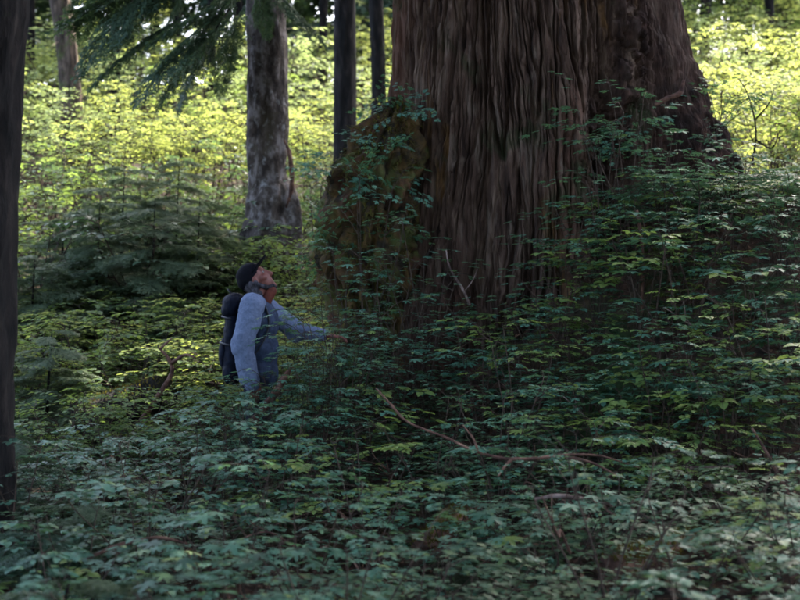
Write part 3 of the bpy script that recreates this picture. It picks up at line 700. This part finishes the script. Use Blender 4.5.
for sd in (-1, 1):
    mb = MB(); P = spline([(.06, sd * .10, .60), (.15, sd * .13, .655), (.29, sd * .15, .57), (.325, sd * .15, .42), (.24, sd * .175, .24), (.08, sd * .15, .12)], 5)
    V = []; F = []
    for k, p in enumerate(P): V += [tuple(p + Vector((0, .024, 0))), tuple(p - Vector((0, .024, 0)))]
    for k in range(len(P) - 1): F.append((2 * k, 2 * k + 1, 2 * k + 3, 2 * k + 2))
    mb.add(V, F); o = obj('shoulder_strap', mb.mesh('strap', m_strap), pack); q = o.modifiers.new('thick', 'SOLIDIFY'); q.thickness = .012; q.offset = 0

# ================================================================== SHRUBS
LINE_X = [-200, 0, 120, 200, 228, 262, 285, 310, 350, 420, 480, 520, 560, 620, 700, 800, 1000]
LINE_Y = [425, 425, 425, 420, 402, 385, 335, 300, 292, 285, 285, 275, 235, 185, 168, 172, 172]
def room(x, y, z, r):
    """how tall a plant may stand here before it hides what the photograph leaves open"""
    px, _ = proj(x, y, z); w = r * FPX / y
    line = max(np.interp(q, LINE_X, LINE_Y) for q in (px - w * .7, px, px + w * .7))
    return CAMZ + (300 - line) / FPX * y - z
def scatter(rg, n, y0, y1, keep, mind, xr=None, pts=None, tries=9000, margin=.08):
    pts = pts if pts is not None else []; out = []
    for _ in range(tries):
        y = math.sqrt(rg.uniform(y0 * y0, y1 * y1)); x = (rg.random() - .5) * (.5735 + margin) * y
        if not keep(x, y): continue
        if any((x - a) ** 2 + (y - b) ** 2 < mind * mind for a, b in pts): continue
        pts.append((x, y)); out.append((x, y))
        if len(out) >= n: break
    return out
def gap(x, y): return float(pn(x * .9 + 3.1, y * .9, 0, 123)) < -.05
def clear(x, y):
    if (x - CX) ** 2 + (y - CY) ** 2 < 1.5 ** 2: return False
    if (x - PX - .03) ** 2 + (y - PY) ** 2 < .33 ** 2: return False
    if abs(x + 2.15) < .3 and abs(y - 7.4) < .3: return False
    if (x - sc_.x) ** 2 + (y - sc_.y) ** 2 < .5 ** 2: return False
    return True
MARKS = [(PX, 9.2, 'before the legs of the person'), (-2.15, 7.2, 'at the foot of the near black trunk'), (-.05, 7.8, 'by the crooked tip of the long pale branch'), (.7, 7.5, 'by the forked end of the long pale branch'),
         (.85, 6.8, 'by the short whitish stick'), (1.6, 7.7, 'beside the thin level grey stick'), (2.0, 7.3, 'by the slanting stick on the right bank'), (1.7, 9.4, 'in front of the upright dead stem'),
         (2.8, 10.2, 'on the root mound right of the cedar'), (.7, 10.0, 'at the foot of the furrowed trunk'), (-.3, 10.2, 'below the mossy stump'), (-1.3, 6.0, 'over the thin brown branch in the lower left hollow'),
         (-.8, 4.3, 'just behind the blurred shrub closest to the path'), (.8, 4.6, 'at the open near edge of the undergrowth'), (-.2, 6.0, 'between the near edge and the long pale branch')]
def where(x, y): return min(MARKS, key=lambda m: (m[0] - x) ** 2 + (m[1] - y) ** 2)[2]
def shrub_words(x, y, Hh, key):
    a = ('tall ' if Hh > .8 else 'knee-high ' if Hh > .5 else 'low ') + ('yellow-green' if key == 'palm2' else 'teal-green')
    return f'{a} broadleaf shrub {where(x, y)}', f'{a} shrubs {where(x, y)}'
rg = random.Random(42); PTS = []
near = scatter(rg, 68, 3.9, 9.3, lambda x, y: clear(x, y) and not gap(x, y), .34, pts=PTS)
for x, y in near:
    z = hz(x, y); r = room(x, y, z, .35)
    if r < .22: continue
    Hh = min(r, rg.uniform(.35, 1.0)); s = rg.uniform(.65, 1.05)
    key = 'palm2' if rg.random() < .12 else 'palm'; lab, grp = shrub_words(x, y, Hh, key)
    palm_shrub(P_FG, x, y, z, rg.uniform(0, 6.28), s, Hh / s, lab, grp, key, lf=rg.choice([.6, .75, .9, 1.1, 1.35]))
slope = scatter(rg, 48, 9.0, 11.3, lambda x, y: clear(x, y) and x > -.45, .33, pts=PTS) + scatter(rg, 34, 7.8, 11.0, lambda x, y: clear(x, y) and x > 1.2, .24, pts=PTS)
for x, y in slope:
    z = hz(x, y); r = room(x, y, z, .3)
    if r < .2: continue
    Hh = min(r, rg.uniform(.55, 1.15)); s = rg.uniform(.7, 1.0)
    key = 'palm2' if rg.random() < .28 else 'palm'; lab, grp = shrub_words(x, y, Hh, key)  # many yellow leaves here, to lighten the dim slope by colour
    palm_shrub(P_SL, x, y, z, rg.uniform(0, 6.28), s, Hh / s, lab, grp, key)
# shrubs that stand up before the trunk, the stump and the person
for (px, py, Y, r, key, lab) in [
    (425, 205, 10.1, .46, 'palm', 'slender shrub with flat teal sprays before the furrowed trunk'),
    (365, 165, 10.35, .40, 'palm', 'teal shrub with tiered sprays hanging before the mossy stump'),
    (345, 225, 10.2, .42, 'palm', 'low teal shrub crowding the foot of the mossy stump'),
    (330, 300, 9.0, .42, 'palm', 'teal shrub spreading across the outstretched arm of the person'),
    (298, 330, 8.9, .30, 'palm', 'yellowish shrub before the chest of the person'),
    (605, 85, 10.2, .45, 'palm', 'tall shrub with flat teal sprays before the dark side of the trunk'),
    (660, 120, 10.2, .45, 'palm', 'leafy shrub growing over the right root of the cedar'),
    (520, 320, 8.6, .42, 'palm2', 'yellow-green broadleaf shrub coloured as sun-dappled below the cedar'),  # yellow leaf colour here and on the next shrub stands in for dappled sun
    (575, 300, 9.4, .40, 'palm2', 'pale green broadleaf shrub near the upright dead stem'),
    (236, 402, 8.6, .34, 'palm', 'teal shrub hiding the near leg of the person'),
    (272, 392, 8.7, .34, 'palm', 'teal shrub spread round the foot of the reddish limb'),
    (312, 372, 8.6, .40, 'palm', 'dense teal shrub between the reddish limb and the long branch'),
    (238, 380, 8.95, .44, 'palm', 'spreading shrub pressed against the thigh of the person'),
    (262, 366, 9.1, .30, 'palm', 'bushy shrub hiding the hanging hand of the person'),
    (228, 405, 8.3, .44, 'palm', 'wide shrub a step in front of the person'),
    (262, 400, 8.4, .44, 'palm', 'wide shrub before the lower end of the reddish limb'),
    (255, 372, 8.75, .34, 'palm', 'leafy shrub before the knee of the person'),
    (285, 362, 8.8, .34, 'palm', 'leafy shrub over the top of the reddish limb'),
    (345, 262, 10.3, .38, 'palm', 'leafy shrub at the left foot of the mossy stump'),
    (385, 250, 10.25, .38, 'palm', 'leafy shrub at the right foot of the mossy stump'),
    (318, 283, 8.9, .34, 'palm', 'tall thin shrub crossing the sleeve that reaches forward'),
    (338, 288, 9.05, .34, 'palm', 'tall teal shrub crossing the wrist of the person'),
    (248, 378, 8.9, .28, 'palm', 'shrub with flat sprays over the hanging hand of the person'),
    (600, 175, 9.9, .44, 'palm', 'tall teal shrub on the bank left of the upright dead stem'),
    (565, 215, 9.8, .44, 'palm', 'layered teal shrub where the bank meets the furrowed trunk'),
    (625, 92, 10.15, .46, 'palm', 'high shrub with wide flat sprays before the dark right flank'),
    (690, 158, 10.0, .46, 'palm', 'broad shrub topping the root mound'),
    (735, 160, 10.2, .46, 'palm', 'broad pale shrub at the crest of the root mound'),
    (775, 175, 9.8, .46, 'palm', 'wide shrub at the far end of the root mound'),
    (545, 255, 9.5, .40, 'palm', 'dense shrub before the foot of the dark right flank'),
    (660, 200, 9.6, .44, 'palm', 'dense shrub beside the upright dead stem'),
    (322, 300, 8.95, .40, 'palm', 'upright teal shrub screening the hand of the person'),
    (352, 306, 9.2, .42, 'palm', 'teal shrub just beyond the fingertips of the person'),
    (300, 318, 9.0, .32, 'palm', 'thin teal shrub across the forearm of the person'),
    (266, 358, 9.0, .26, 'palm', 'short teal shrub before the hip of the person'),
    (282, 352, 9.05, .24, 'palm', 'slight teal shrub touching the waist of the person'),
    (205, 428, 8.4, .40, 'palm', 'teal shrub on the left side of the person'),
    (395, 268, 9.7, .40, 'palm', 'teal shrub below the dark gap between stump and cedar'),
    (480, 300, 9.3, .40, 'palm', 'teal shrub above the bend of the long pale branch'),
    (215, 545, 2.55, .34, 'palm', 'blurred teal shrub closest to the path')]:
    p = at(px, py, Y); z = hz(p.x, Y); Hh = max(.3, p.z - z)
    s = r / .55
    palm_shrub(P_SL, p.x if Y > 3 else -.62, Y, z, rg.uniform(0, 6.28), s, Hh / s, lab, None, key)

# shrubs rooted on the old root and on the stump
rgr = random.Random(77)
for k in range(26):
    th = R(rgr.uniform(-72, -2)); z = rgr.uniform(1.35, 2.75) if k % 3 else rgr.uniform(2.3, 3.1)
    r_ = float(cedar_R(np.array(th), np.array(z))) - .03; x, y = CX + r_ * math.cos(th), CY + r_ * math.sin(th)
    if z < hz(x, y): continue
    s = rgr.uniform(.42, .72)
    e = palm_shrub(P_SL, x, y, z - .03, rgr.uniform(0, 6.28), s, rgr.uniform(.5, .85), 'small shrub rooted on the dark right flank of the cedar', 'shrubs rooted on the cedar flank', name='rooted_shrub')
    e.rotation_euler = (rgr.uniform(.1, .45), rgr.uniform(-.1, .3), e.rotation_euler.z)
for k, (a, zz) in enumerate([(-100, 2.75), (-150, 2.5), (-70, 2.3), (-120, 2.05), (-165, 2.0), (-60, 2.9), (-130, 2.95), (-95, 1.7), (-80, 2.55), (-110, 2.4), (-55, 2.0), (-145, 1.75)]):
    q = int(min(max((zz - sb.z + .3) / (3.15 - sb.z + .3), 0), .98) * (n2 - 1)); col_ = int((a % 360) / 360 * n1)
    p = Vector(SV[q, col_]) + sb
    e = palm_shrub(P_SL, p.x, p.y + .05, p.z - .03, rgr.uniform(0, 6.28), rgr.uniform(.4, .58), rgr.uniform(.3, .5), 'small teal shrub growing out of the mossy stump', 'shrubs on the mossy stump', name='rooted_shrub')
    e.rotation_euler = (rgr.uniform(.3, .7), rgr.uniform(-.4, .0), e.rotation_euler.z)

# bushes of small leaves: left hollow and the bright slope
LV = hexleaf(.33); OV = ovate(.3)
B_HUCK = [bush_proto(400 + k, 'huck', OV, H=1.0, Rad=.6, nstem=7, nbr=7, leaf=.062, nleaf=9, sr=.006) for k in range(3)]
B_MID = [bush_proto(410 + k, 'midgreen', LV, H=1.0, Rad=.65, nstem=8, nbr=8, leaf=.062, nleaf=10, sr=.006) for k in range(4)]
B_GLOW = [bush_proto(420 + k, 'glow', LV, H=1.0, Rad=.7, nstem=9, nbr=9, leaf=.058, nleaf=11, sr=.006) for k in range(5)]
B_PALE = [bush_proto(430 + k, 'paleleaf', LV, H=1.0, Rad=.75, nstem=8, nbr=8, leaf=.052, nleaf=12, sr=.006) for k in range(3)]
huck = scatter(rg, 38, 4.6, 10.8, clear, .24, pts=PTS)
for x, y in huck:
    z = hz(x, y); r = room(x, y, z, .3)
    if r < .2: continue
    bush(B_HUCK[rg.randrange(3)], x, y, z, rg.uniform(0, 6.28), .8, min(r, rg.uniform(.3, .6)) / .8, 'small-leaved dark berry bush ' + where(x, y), 'berry bushes ' + where(x, y), 'berry_bush')
def leftclear(x, y): return clear(x, y) and x < -.35 - .02 * y and not (y < 10.4 and x > -1.5)
HOLLOW = [(-1.7, 10.3, 'around the bent brown snag'), (-2.1, 11.3, 'behind the dark rotten log'), (-2.75, 10.8, 'around the small pale hemlock sapling'), (-1.1, 10.8, 'right behind the backpack'), (-.6, 12.3, 'between the person and the grey trunk'), (-3.0, 13.5, 'below the grey-green saplings')]
def hollow(x, y): return min(HOLLOW, key=lambda m: (m[0] - x) ** 2 + (m[1] - y) ** 2)[2]
mid = scatter(rg, 34, 9.6, 14.5, leftclear, .52, pts=PTS)
for x, y in mid:
    z = hz(x, y)
    line = 345 - (y - 10) * 12
    Hh = min(rg.uniform(.8, 1.25), CAMZ + (300 - line) / FPX * y - z + rg.uniform(-.1, .15))
    if Hh < .3: continue
    bush((B_GLOW if rg.random() < .45 else B_MID)[rg.randrange(4)], x, y, z, rg.uniform(0, 6.28), 1.0, Hh, f'{"tall" if Hh > .9 else "low"} bright green bush {hollow(x, y)}', f'{"tall" if Hh > .9 else "low"} bushes {hollow(x, y)}')  # bright leaf colour stands in for the sun patch in the hollow
for k_, (px_, py_, Y_) in enumerate([(250, 238, 15.0), (285, 232, 15.1), (225, 240, 14.8), (305, 245, 14.7), (268, 255, 14.6)]):
    p_ = at(px_, py_, Y_); z_ = hz(p_.x, Y_)
    bush(B_MID[k_ % 4], p_.x, Y_, z_, k_ * 1.3, 1.1, (p_.z - z_) / 1.1, 'shaded bush pressed against the foot of the grey trunk', 'bushes against the grey trunk')
for k_, (px_, py_, Y_) in enumerate([(85, 395, 9.8), (115, 388, 9.9), (150, 392, 9.8), (185, 398, 9.7), (60, 400, 9.6)]):
    p_ = at(px_, py_, Y_); z_ = hz(p_.x, Y_)
    bush(B_MID[k_ % 4], p_.x, Y_, z_, k_ * 1.7, .75, (p_.z - z_) / .75, 'leafy bush growing over the dark rotten log', 'bushes over the dark log')
PTB = []
def bgkeep(x, y):
    if abs(x - gl.x) < .6 and y < 16 and y > 13: return False
    return True
bgp = scatter(rg, 150, 14.2, 27, bgkeep, 1.0, pts=PTB, margin=.16)
for x, y in bgp:
    z = hz(x, y); px, _ = proj(x, y, z)
    if 410 < px < 640: continue
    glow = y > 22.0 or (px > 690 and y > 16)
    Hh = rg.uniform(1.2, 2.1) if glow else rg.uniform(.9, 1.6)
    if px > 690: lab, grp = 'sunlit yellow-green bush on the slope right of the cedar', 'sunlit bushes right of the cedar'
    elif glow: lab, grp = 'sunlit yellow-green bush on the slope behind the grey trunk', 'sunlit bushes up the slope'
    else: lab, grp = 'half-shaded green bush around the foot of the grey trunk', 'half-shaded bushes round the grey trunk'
    kind = rg.random(); pr = (B_GLOW if kind < .5 else B_PALE if kind < .8 else B_MID) if glow else (B_MID if kind < .35 else B_HUCK)  # leaf colour set by zone: bright for sunlit slope, darker for half-shaded band
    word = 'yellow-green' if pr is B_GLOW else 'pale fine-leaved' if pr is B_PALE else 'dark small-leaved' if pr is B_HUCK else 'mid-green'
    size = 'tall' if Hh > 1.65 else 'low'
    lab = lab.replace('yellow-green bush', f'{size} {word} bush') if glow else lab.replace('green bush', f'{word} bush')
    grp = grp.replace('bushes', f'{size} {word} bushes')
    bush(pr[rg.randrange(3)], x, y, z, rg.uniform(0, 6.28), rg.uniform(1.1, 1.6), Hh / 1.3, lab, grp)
far = scatter(rg, 110, 27, 46, bgkeep, 1.7, pts=PTB, margin=.2)
for x, y in far:
    z = hz(x, y); px, _ = proj(x, y, z)
    if 420 < px < 630: continue
    s = rg.uniform(1.8, 2.6)
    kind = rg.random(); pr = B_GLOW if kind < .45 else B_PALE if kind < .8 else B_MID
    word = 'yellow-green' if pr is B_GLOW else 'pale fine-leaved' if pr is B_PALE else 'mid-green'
    side = 'right of the cedar' if px > 600 else 'above the dark trunks' if px > 310 else 'beyond the leaning brown trunk' if px < 110 else 'beyond the grey trunk'
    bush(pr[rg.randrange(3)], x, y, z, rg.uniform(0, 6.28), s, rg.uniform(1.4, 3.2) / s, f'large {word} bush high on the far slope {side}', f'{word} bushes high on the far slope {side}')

# ================================================================== YOUNG HEMLOCKS
def sapling(px, Y, H, rad, label, seed, pale=True, group=None, nb=30, X=None):
    rg = random.Random(seed); x = (px - 400) / FPX * Y if X is None else X; z = hz(x, Y)
    e = empty('hemlock_sapling', (x, Y, z)); tag(e, label, 'sapling', group)
    mb = MB(); mb.tube(spline([(0, 0, -.15), (.02, 0, H * .5), (.05, .02, H)], 5), list(np.linspace(.022, .004, 11)), 6)
    obj('trunk', mb.mesh('sapling_trunk', M['dark_bark']), e)
    for k in range(nb):
        t = .12 + .88 * (k + rg.random()) / nb; a = k * 2.4 + rg.uniform(-.4, .4)
        put_bough(e, Vector((.05 * t, 0, t * H)), a, rg.uniform(-.1, .25), rad * (1.12 - .85 * t) * rg.uniform(.8, 1.2) + .08, rg, BOUGH_PALE if pale else BOUGH)
    return e
GS = 'grey-green hemlock saplings on the slope'
for i, (px, Y, H, rd) in enumerate([(95, 14.6, 1.7, 1.0), (150, 14.2, 1.75, 1.1), (195, 14.8, 1.7, .9), (60, 15.5, 1.5, .9), (120, 16.0, 1.9, 1.1), (225, 15.5, 1.2, .8), (30, 13.8, 1.3, .9), (175, 16.6, 1.9, 1.0)]):
    sapling(px, Y, H, rd, ['tallest', 'broad', 'slender', 'smaller', 'tall', 'short', 'stubby', 'upright'][i] + ' soft grey-green hemlock sapling ' + ('beside the grey trunk' if px > 190 else 'on the slope below the leaning brown trunk' if px < 100 else 'in the thick of the sapling clump'), 500 + i, True, GS)
GF = 'dark hemlock saplings by the near trunk'
for i, (px, Y, H, rd) in enumerate([(25, 6.6, .62, .62), (70, 6.9, .55, .55), (120, 6.3, .30, .5), (40, 5.6, .30, .5), (5, 7.9, .8, .6), (95, 8.4, .55, .55), (150, 8.0, .35, .5), (55, 5.0, .42, .5), (20, 4.6, .5, .5), (100, 5.6, .38, .5)]):
    sapling(px, Y, H, rd, 'dark drooping hemlock sapling below the near black trunk', 520 + i, True if i % 2 else False, GF, 20)
sapling(45, 10.8, 1.1, .6, 'small pale hemlock sapling amid bright bushes left of the person', 540, True)

# ================================================================== DEAD WOOD
def stick(name, label, P, radii, mat, group=None, forks=(), cat='branch', seg=7):
    P = [Vector(p) for p in P]; base = P[0].copy()
    e = empty(name, base); tag(e, label, cat, group)
    Q = spline([p - base for p in P], 6); n = len(Q)
    mb = MB(); mb.tube(Q, list(np.interp(np.linspace(0, 1, n), np.linspace(0, 1, len(radii)), radii)), seg, wob=.10, seed=len(label))
    obj('limb', mb.mesh('limb', mat), e)
    for FP, fr in forks:
        FQ = spline([Vector(p) - base for p in FP], 5); mb = MB()
        mb.tube(FQ, list(np.linspace(fr[0], fr[1], len(FQ))), 5, wob=.08); obj('twig', mb.mesh('twig', mat), e)
    return e
stick('fallen_branch', 'long pale crooked branch lying across the shrubs below the cedar',
      [at(376, 388, 7.35), at(392, 406, 7.30), at(405, 420, 7.25), at(423, 429, 7.20), at(445, 437, 7.15), at(470, 449, 7.10), at(500, 458, 7.05), at(530, 459, 7.05), at(565, 455, 7.10), at(600, 456, 7.20), at(640, 468, 7.35)], [.004, .007, .005, .0065, .006, .0075, .009, .010, .007, .006, .003], M['redwood'],
      forks=[([at(560, 456, 7.10), at(590, 462, 7.05), at(622, 478, 7.00)], (.011, .004)), ([at(512, 459, 7.05), at(505, 466, 7.00), at(498, 476, 6.95)], (.01, .004)), ([at(478, 452, 7.10), at(474, 440, 7.10), at(463, 425, 7.15)], (.008, .003))])
stick('fallen_branch', 'short straight whitish stick resting on the undergrowth', [at(535, 499, 6.9), at(560, 496, 6.9), at(585, 500, 6.95), at(612, 505, 7.0)], [.008, .013, .012, .007], M['deadwood'])
stick('fallen_branch', 'thin grey stick lying level below the root mound', [at(648, 471, 7.7), at(668, 466, 7.75), at(695, 468, 7.8), at(735, 466, 7.9)], [.007, .010, .010, .005], M['deadwood'])
stick('fallen_branch', 'thin slanting stick with a pale broken fork on the right bank', [at(752, 428, 7.6), at(768, 455, 7.5), at(782, 482, 7.4), at(796, 508, 7.3)], [.006, .009, .010, .007], M['redwood'],
      forks=[([at(794, 496, 7.35), at(786, 506, 7.3), at(778, 516, 7.3)], (.012, .007))])
stick('broken_limb', 'thick reddish broken limb leaning upright before the legs of the person', [at(252, 424, 9.0), at(262, 411, 9.0), at(274, 395, 9.02), at(285, 377, 9.05), at(293, 366, 9.05)], [.030, .027, .025, .022, .010], M['redwood'], seg=9)
stick('crooked_snag', 'bent brown snag curving up in the hollow left of the person', [at(140, 424, 10.2), at(152, 405, 10.2), at(163, 388, 10.2), at(172, 372, 10.2), at(168, 358, 10.2), at(158, 347, 10.2)], [.026, .019, .017, .016, .012, .007], M['redwood'],
      forks=[([at(170, 364, 10.2), at(185, 355, 10.15), at(196, 358, 10.1)], (.016, .006)), ([at(160, 349, 10.2), at(172, 338, 10.2)], (.012, .005))])
stick('bare_sapling', 'upright grey dead stem on the root mound of the cedar', [at(645, 335, 9.7), at(642, 300, 9.7), at(643, 260, 9.7), at(640, 228, 9.7), at(637, 210, 9.7)], [.012, .012, .010, .014, .009], M['redwood'])
stick('bare_sapling', 'thin forked dead stem leaning on the furrowed trunk', [at(470, 305, 10.0), at(462, 288, 10.0), at(450, 268, 10.05), at(446, 250, 10.1)], [.010, .009, .007, .004], M['deadwood'], forks=[([at(464, 292, 10.0), at(473, 280, 10.0), at(478, 268, 10.0)], (.006, .003))])
stick('broken_limb', 'pale broken limb stub sticking out of the right root mound', [at(655, 105, 10.3), at(668, 98, 10.3), at(680, 93, 10.3), at(684, 80, 10.3)], [.016, .018, .020, .010], M['redwood'])
stick('bare_sapling', 'bare arching stem among sunlit bushes right of the cedar', [at(752, 165, 13.5), at(756, 130, 13.5), at(748, 95, 13.5), at(738, 78, 13.5)], [.010, .009, .007, .004], M['dark_bark'], forks=[([at(755, 120, 13.5), at(768, 105, 13.4), at(774, 90, 13.3)], (.010, .004)), ([at(756, 140, 13.5), at(772, 148, 13.4), at(780, 130, 13.3)], (.010, .004))])
stick('fallen_branch', 'dry branching stick on the right side of the root mound', [at(745, 232, 10.6), at(760, 255, 10.4), at(775, 280, 10.2), at(795, 300, 10.0)], [.010, .013, .012, .008], M['redwood'], forks=[([at(760, 255, 10.4), at(752, 268, 10.3), at(742, 276, 10.2)], (.008, .003)), ([at(775, 280, 10.2), at(790, 276, 10.2), at(800, 268, 10.2)], (.008, .003))])
stick('fallen_branch', 'thin brown branch lying among leaves in the lower left hollow', [at(85, 560, 5.9), at(120, 545, 6.0), at(160, 538, 6.1), at(190, 545, 6.1)], [.006, .010, .009, .004], M['redwood'])
rgd = random.Random(19)
for k in range(26):
    y = rgd.uniform(5.2, 10.0); x = (rgd.random() - .42) * .5 * y
    if not clear(x, y) or (abs(x - PX) < .5 and y < PY): continue
    z = hz(x, y) + rgd.uniform(.15, .45); a = rgd.uniform(0, 6.28); L = rgd.uniform(.35, .9); up_ = rgd.uniform(-.1, .55)
    d = Vector((math.cos(a), math.sin(a) * .6, up_)) * L; p = Vector((x, y, z)); w_ = Vector((rgd.uniform(-.08, .08), 0, rgd.uniform(-.06, .06)))
    rr_ = rgd.uniform(.004, .008); pale = rgd.random() < .4
    q = p + d * .55 + w_
    stick('dead_twig', f"{'pale grey' if pale else 'reddish brown'} dead twig {'rising' if up_ > .2 else 'lying'} {where(x, y)}", [p, p + d * .3 - w_ * .5, q, p + d], [rr_, rr_, rr_ * .8, rr_ * .4], M['deadwood' if pale else 'redwood'],
          group=f"{'pale' if pale else 'brown'} twigs {'rising' if up_ > .2 else 'lying'} {where(x, y)}", forks=[([q, q + Vector((d.x * .2, d.y * .2, .12 * L)), q + Vector((d.x * .25, d.y * .3, .3 * L))], (rr_ * .6, rr_ * .3))], cat='twig', seg=5)
# dark rotten log in the hollow, mossy log on the far right slope, ledge by the grey trunk
def log(name, label, a, b, r, mat, seed, cat='log'):
    a, b = Vector(a), Vector(b); e = empty(name, a); tag(e, label, cat)
    d = (b - a); n = 40; seg = 36; ax = d.normalized(); s1 = ax.cross(Vector((0, 0, 1))).normalized(); s2 = s1.cross(ax)
    u = np.linspace(0, 1, n); th = np.linspace(0, 2 * math.pi, seg, endpoint=False); T, U_ = np.meshgrid(th, u)
    rr = r * (1.1 - .25 * U_) * (1 + .25 * fbm(np.cos(T) * 1.5, np.sin(T) * 1.5, U_ * d.length * 1.5, seed, 4))
    V = U_[..., None] * np.array(d) + (rr * np.cos(T))[..., None] * np.array(s1) + (rr * np.sin(T))[..., None] * np.array(s2)
    F = []
    for i in range(n - 1):
        for j in range(seg): F.append((i * seg + j, i * seg + (j + 1) % seg, (i + 1) * seg + (j + 1) % seg, (i + 1) * seg + j))
    F += [tuple(range(seg - 1, -1, -1)), tuple((n - 1) * seg + j for j in range(seg))]
    obj('log_wood', mesh('log_wood', V.reshape(-1, 3), F, mat, True), e)
    mats = []; rg = random.Random(seed); VV = V.reshape(n, seg, 3)
    for k in range(1400):
        i, j = rg.randrange(n), rg.randrange(seg)
        if math.sin(th[j]) > .5 * 0 - .2 and s2.z > 0 or math.sin(th[j]) < .2 and s2.z < 0:
            p = Vector(VV[i, j]); q = Vector((rg.gauss(0, .6), rg.gauss(0, .6), 1)).normalized().to_track_quat('X', 'Z').to_matrix().to_4x4()
            mats.append(np.array(Matrix.Translation(p) @ q @ Matrix.Diagonal((*([rg.uniform(.02, .05)] * 3), 1))))
    if mats: tag(obj('moss', mesh('moss', *stamp(fz_V, fz_F, mats), M['moss_fuzz']), e), kind='stuff')
    return e
log('fallen_log', 'dark rotten log sunk in the hollow left of the person', at(75, 428, 10.6), at(170, 388, 11.0), .15, M['dark_bark'], 601)
for k_, (a_, b_, r_, lab_) in enumerate([((610, 545, 6.2), (700, 535, 6.6), .07, 'reddish crumbling log piece showing through leaves below the short whitish stick'), ((310, 570, 5.6), (370, 556, 5.9), .05, 'mossy brown log piece low among the nearest shrubs'), ((470, 470, 8.2), (420, 520, 7.2), .07, 'rotten brown log half buried under the long pale branch')]):
    pa, pb = at(*a_), at(*b_); pa.z = hz(pa.x, pa.y) + .16; pb.z = hz(pb.x, pb.y) + .2
    log('rotten_log', lab_, pa, pb, r_, M['redwood'], 610 + k_)
# ================================================================== GROUND COVER
rgn = np.random.default_rng(3)
def cover(n, y0, y1, leafV, s0, s1, mat, name, label, lift=.12, dens=None):
    y = np.sqrt(rgn.uniform(y0 * y0, y1 * y1, n)); x = (rgn.random(n) - .5) * .68 * y
    k = pn(x * 1.3, y * 1.3, 0, 90) > -.18
    x, y = x[k], y[k]; z = height(x, y) + rgn.random(len(x)) ** 1.5 * lift
    az = rgn.random(len(x)) * 6.283; ti = rgn.uniform(-.3, .5, len(x)); ro = rgn.uniform(-.4, .4, len(x)); s = rgn.uniform(s0, s1, len(x))
    A = np.zeros((len(x), 4, 4)); ca, sa, ct, st, cr, sr = np.cos(az), np.sin(az), np.cos(ti), np.sin(ti), np.cos(ro), np.sin(ro)
    Rz = np.stack([ca, -sa, 0 * ca, sa, ca, 0 * ca, 0 * ca, 0 * ca, 0 * ca + 1], -1).reshape(-1, 3, 3)
    Ry = np.stack([ct, 0 * ct, st, 0 * ct, 0 * ct + 1, 0 * ct, -st, 0 * ct, ct], -1).reshape(-1, 3, 3)
    Rx = np.stack([0 * cr + 1, 0 * cr, 0 * cr, 0 * cr, cr, -sr, 0 * cr, sr, cr], -1).reshape(-1, 3, 3)
    A[:, :3, :3] = (Rz @ Ry @ Rx) * s[:, None, None]; A[:, :3, 3] = np.stack([x, y, z], -1); A[:, 3, 3] = 1
    tag(obj(name, mesh(name, *stamp(*leafV, A), mat)), label, kind='stuff')
cover(3800, 3.4, 13, trifoliate(), .045, .10, M['huck'], 'ground_herbs', 'low leafy herbs covering the forest floor', .13)
cover(9000, 13, 26, hexleaf(), .10, .20, M['midgreen'], 'slope_herbs', 'low herbs covering the slope behind', .35)
cover(9000, 3.4, 13, hexleaf(.25), .03, .07, M['litter'], 'leaf_litter', 'brown dead leaves and needles on the ground', .03)
sk_V = np.array([(0, .012, 0), (0, -.012, 0), (1, -.006, .05), (1, .006, .05)]); sk_F = np.array([(0, 1, 2, 3)])
cover(2600, 3.4, 12.5, (sk_V, sk_F), .15, .5, M['redwood'], 'twig_litter', 'fine dead twigs scattered over the ground', .25)
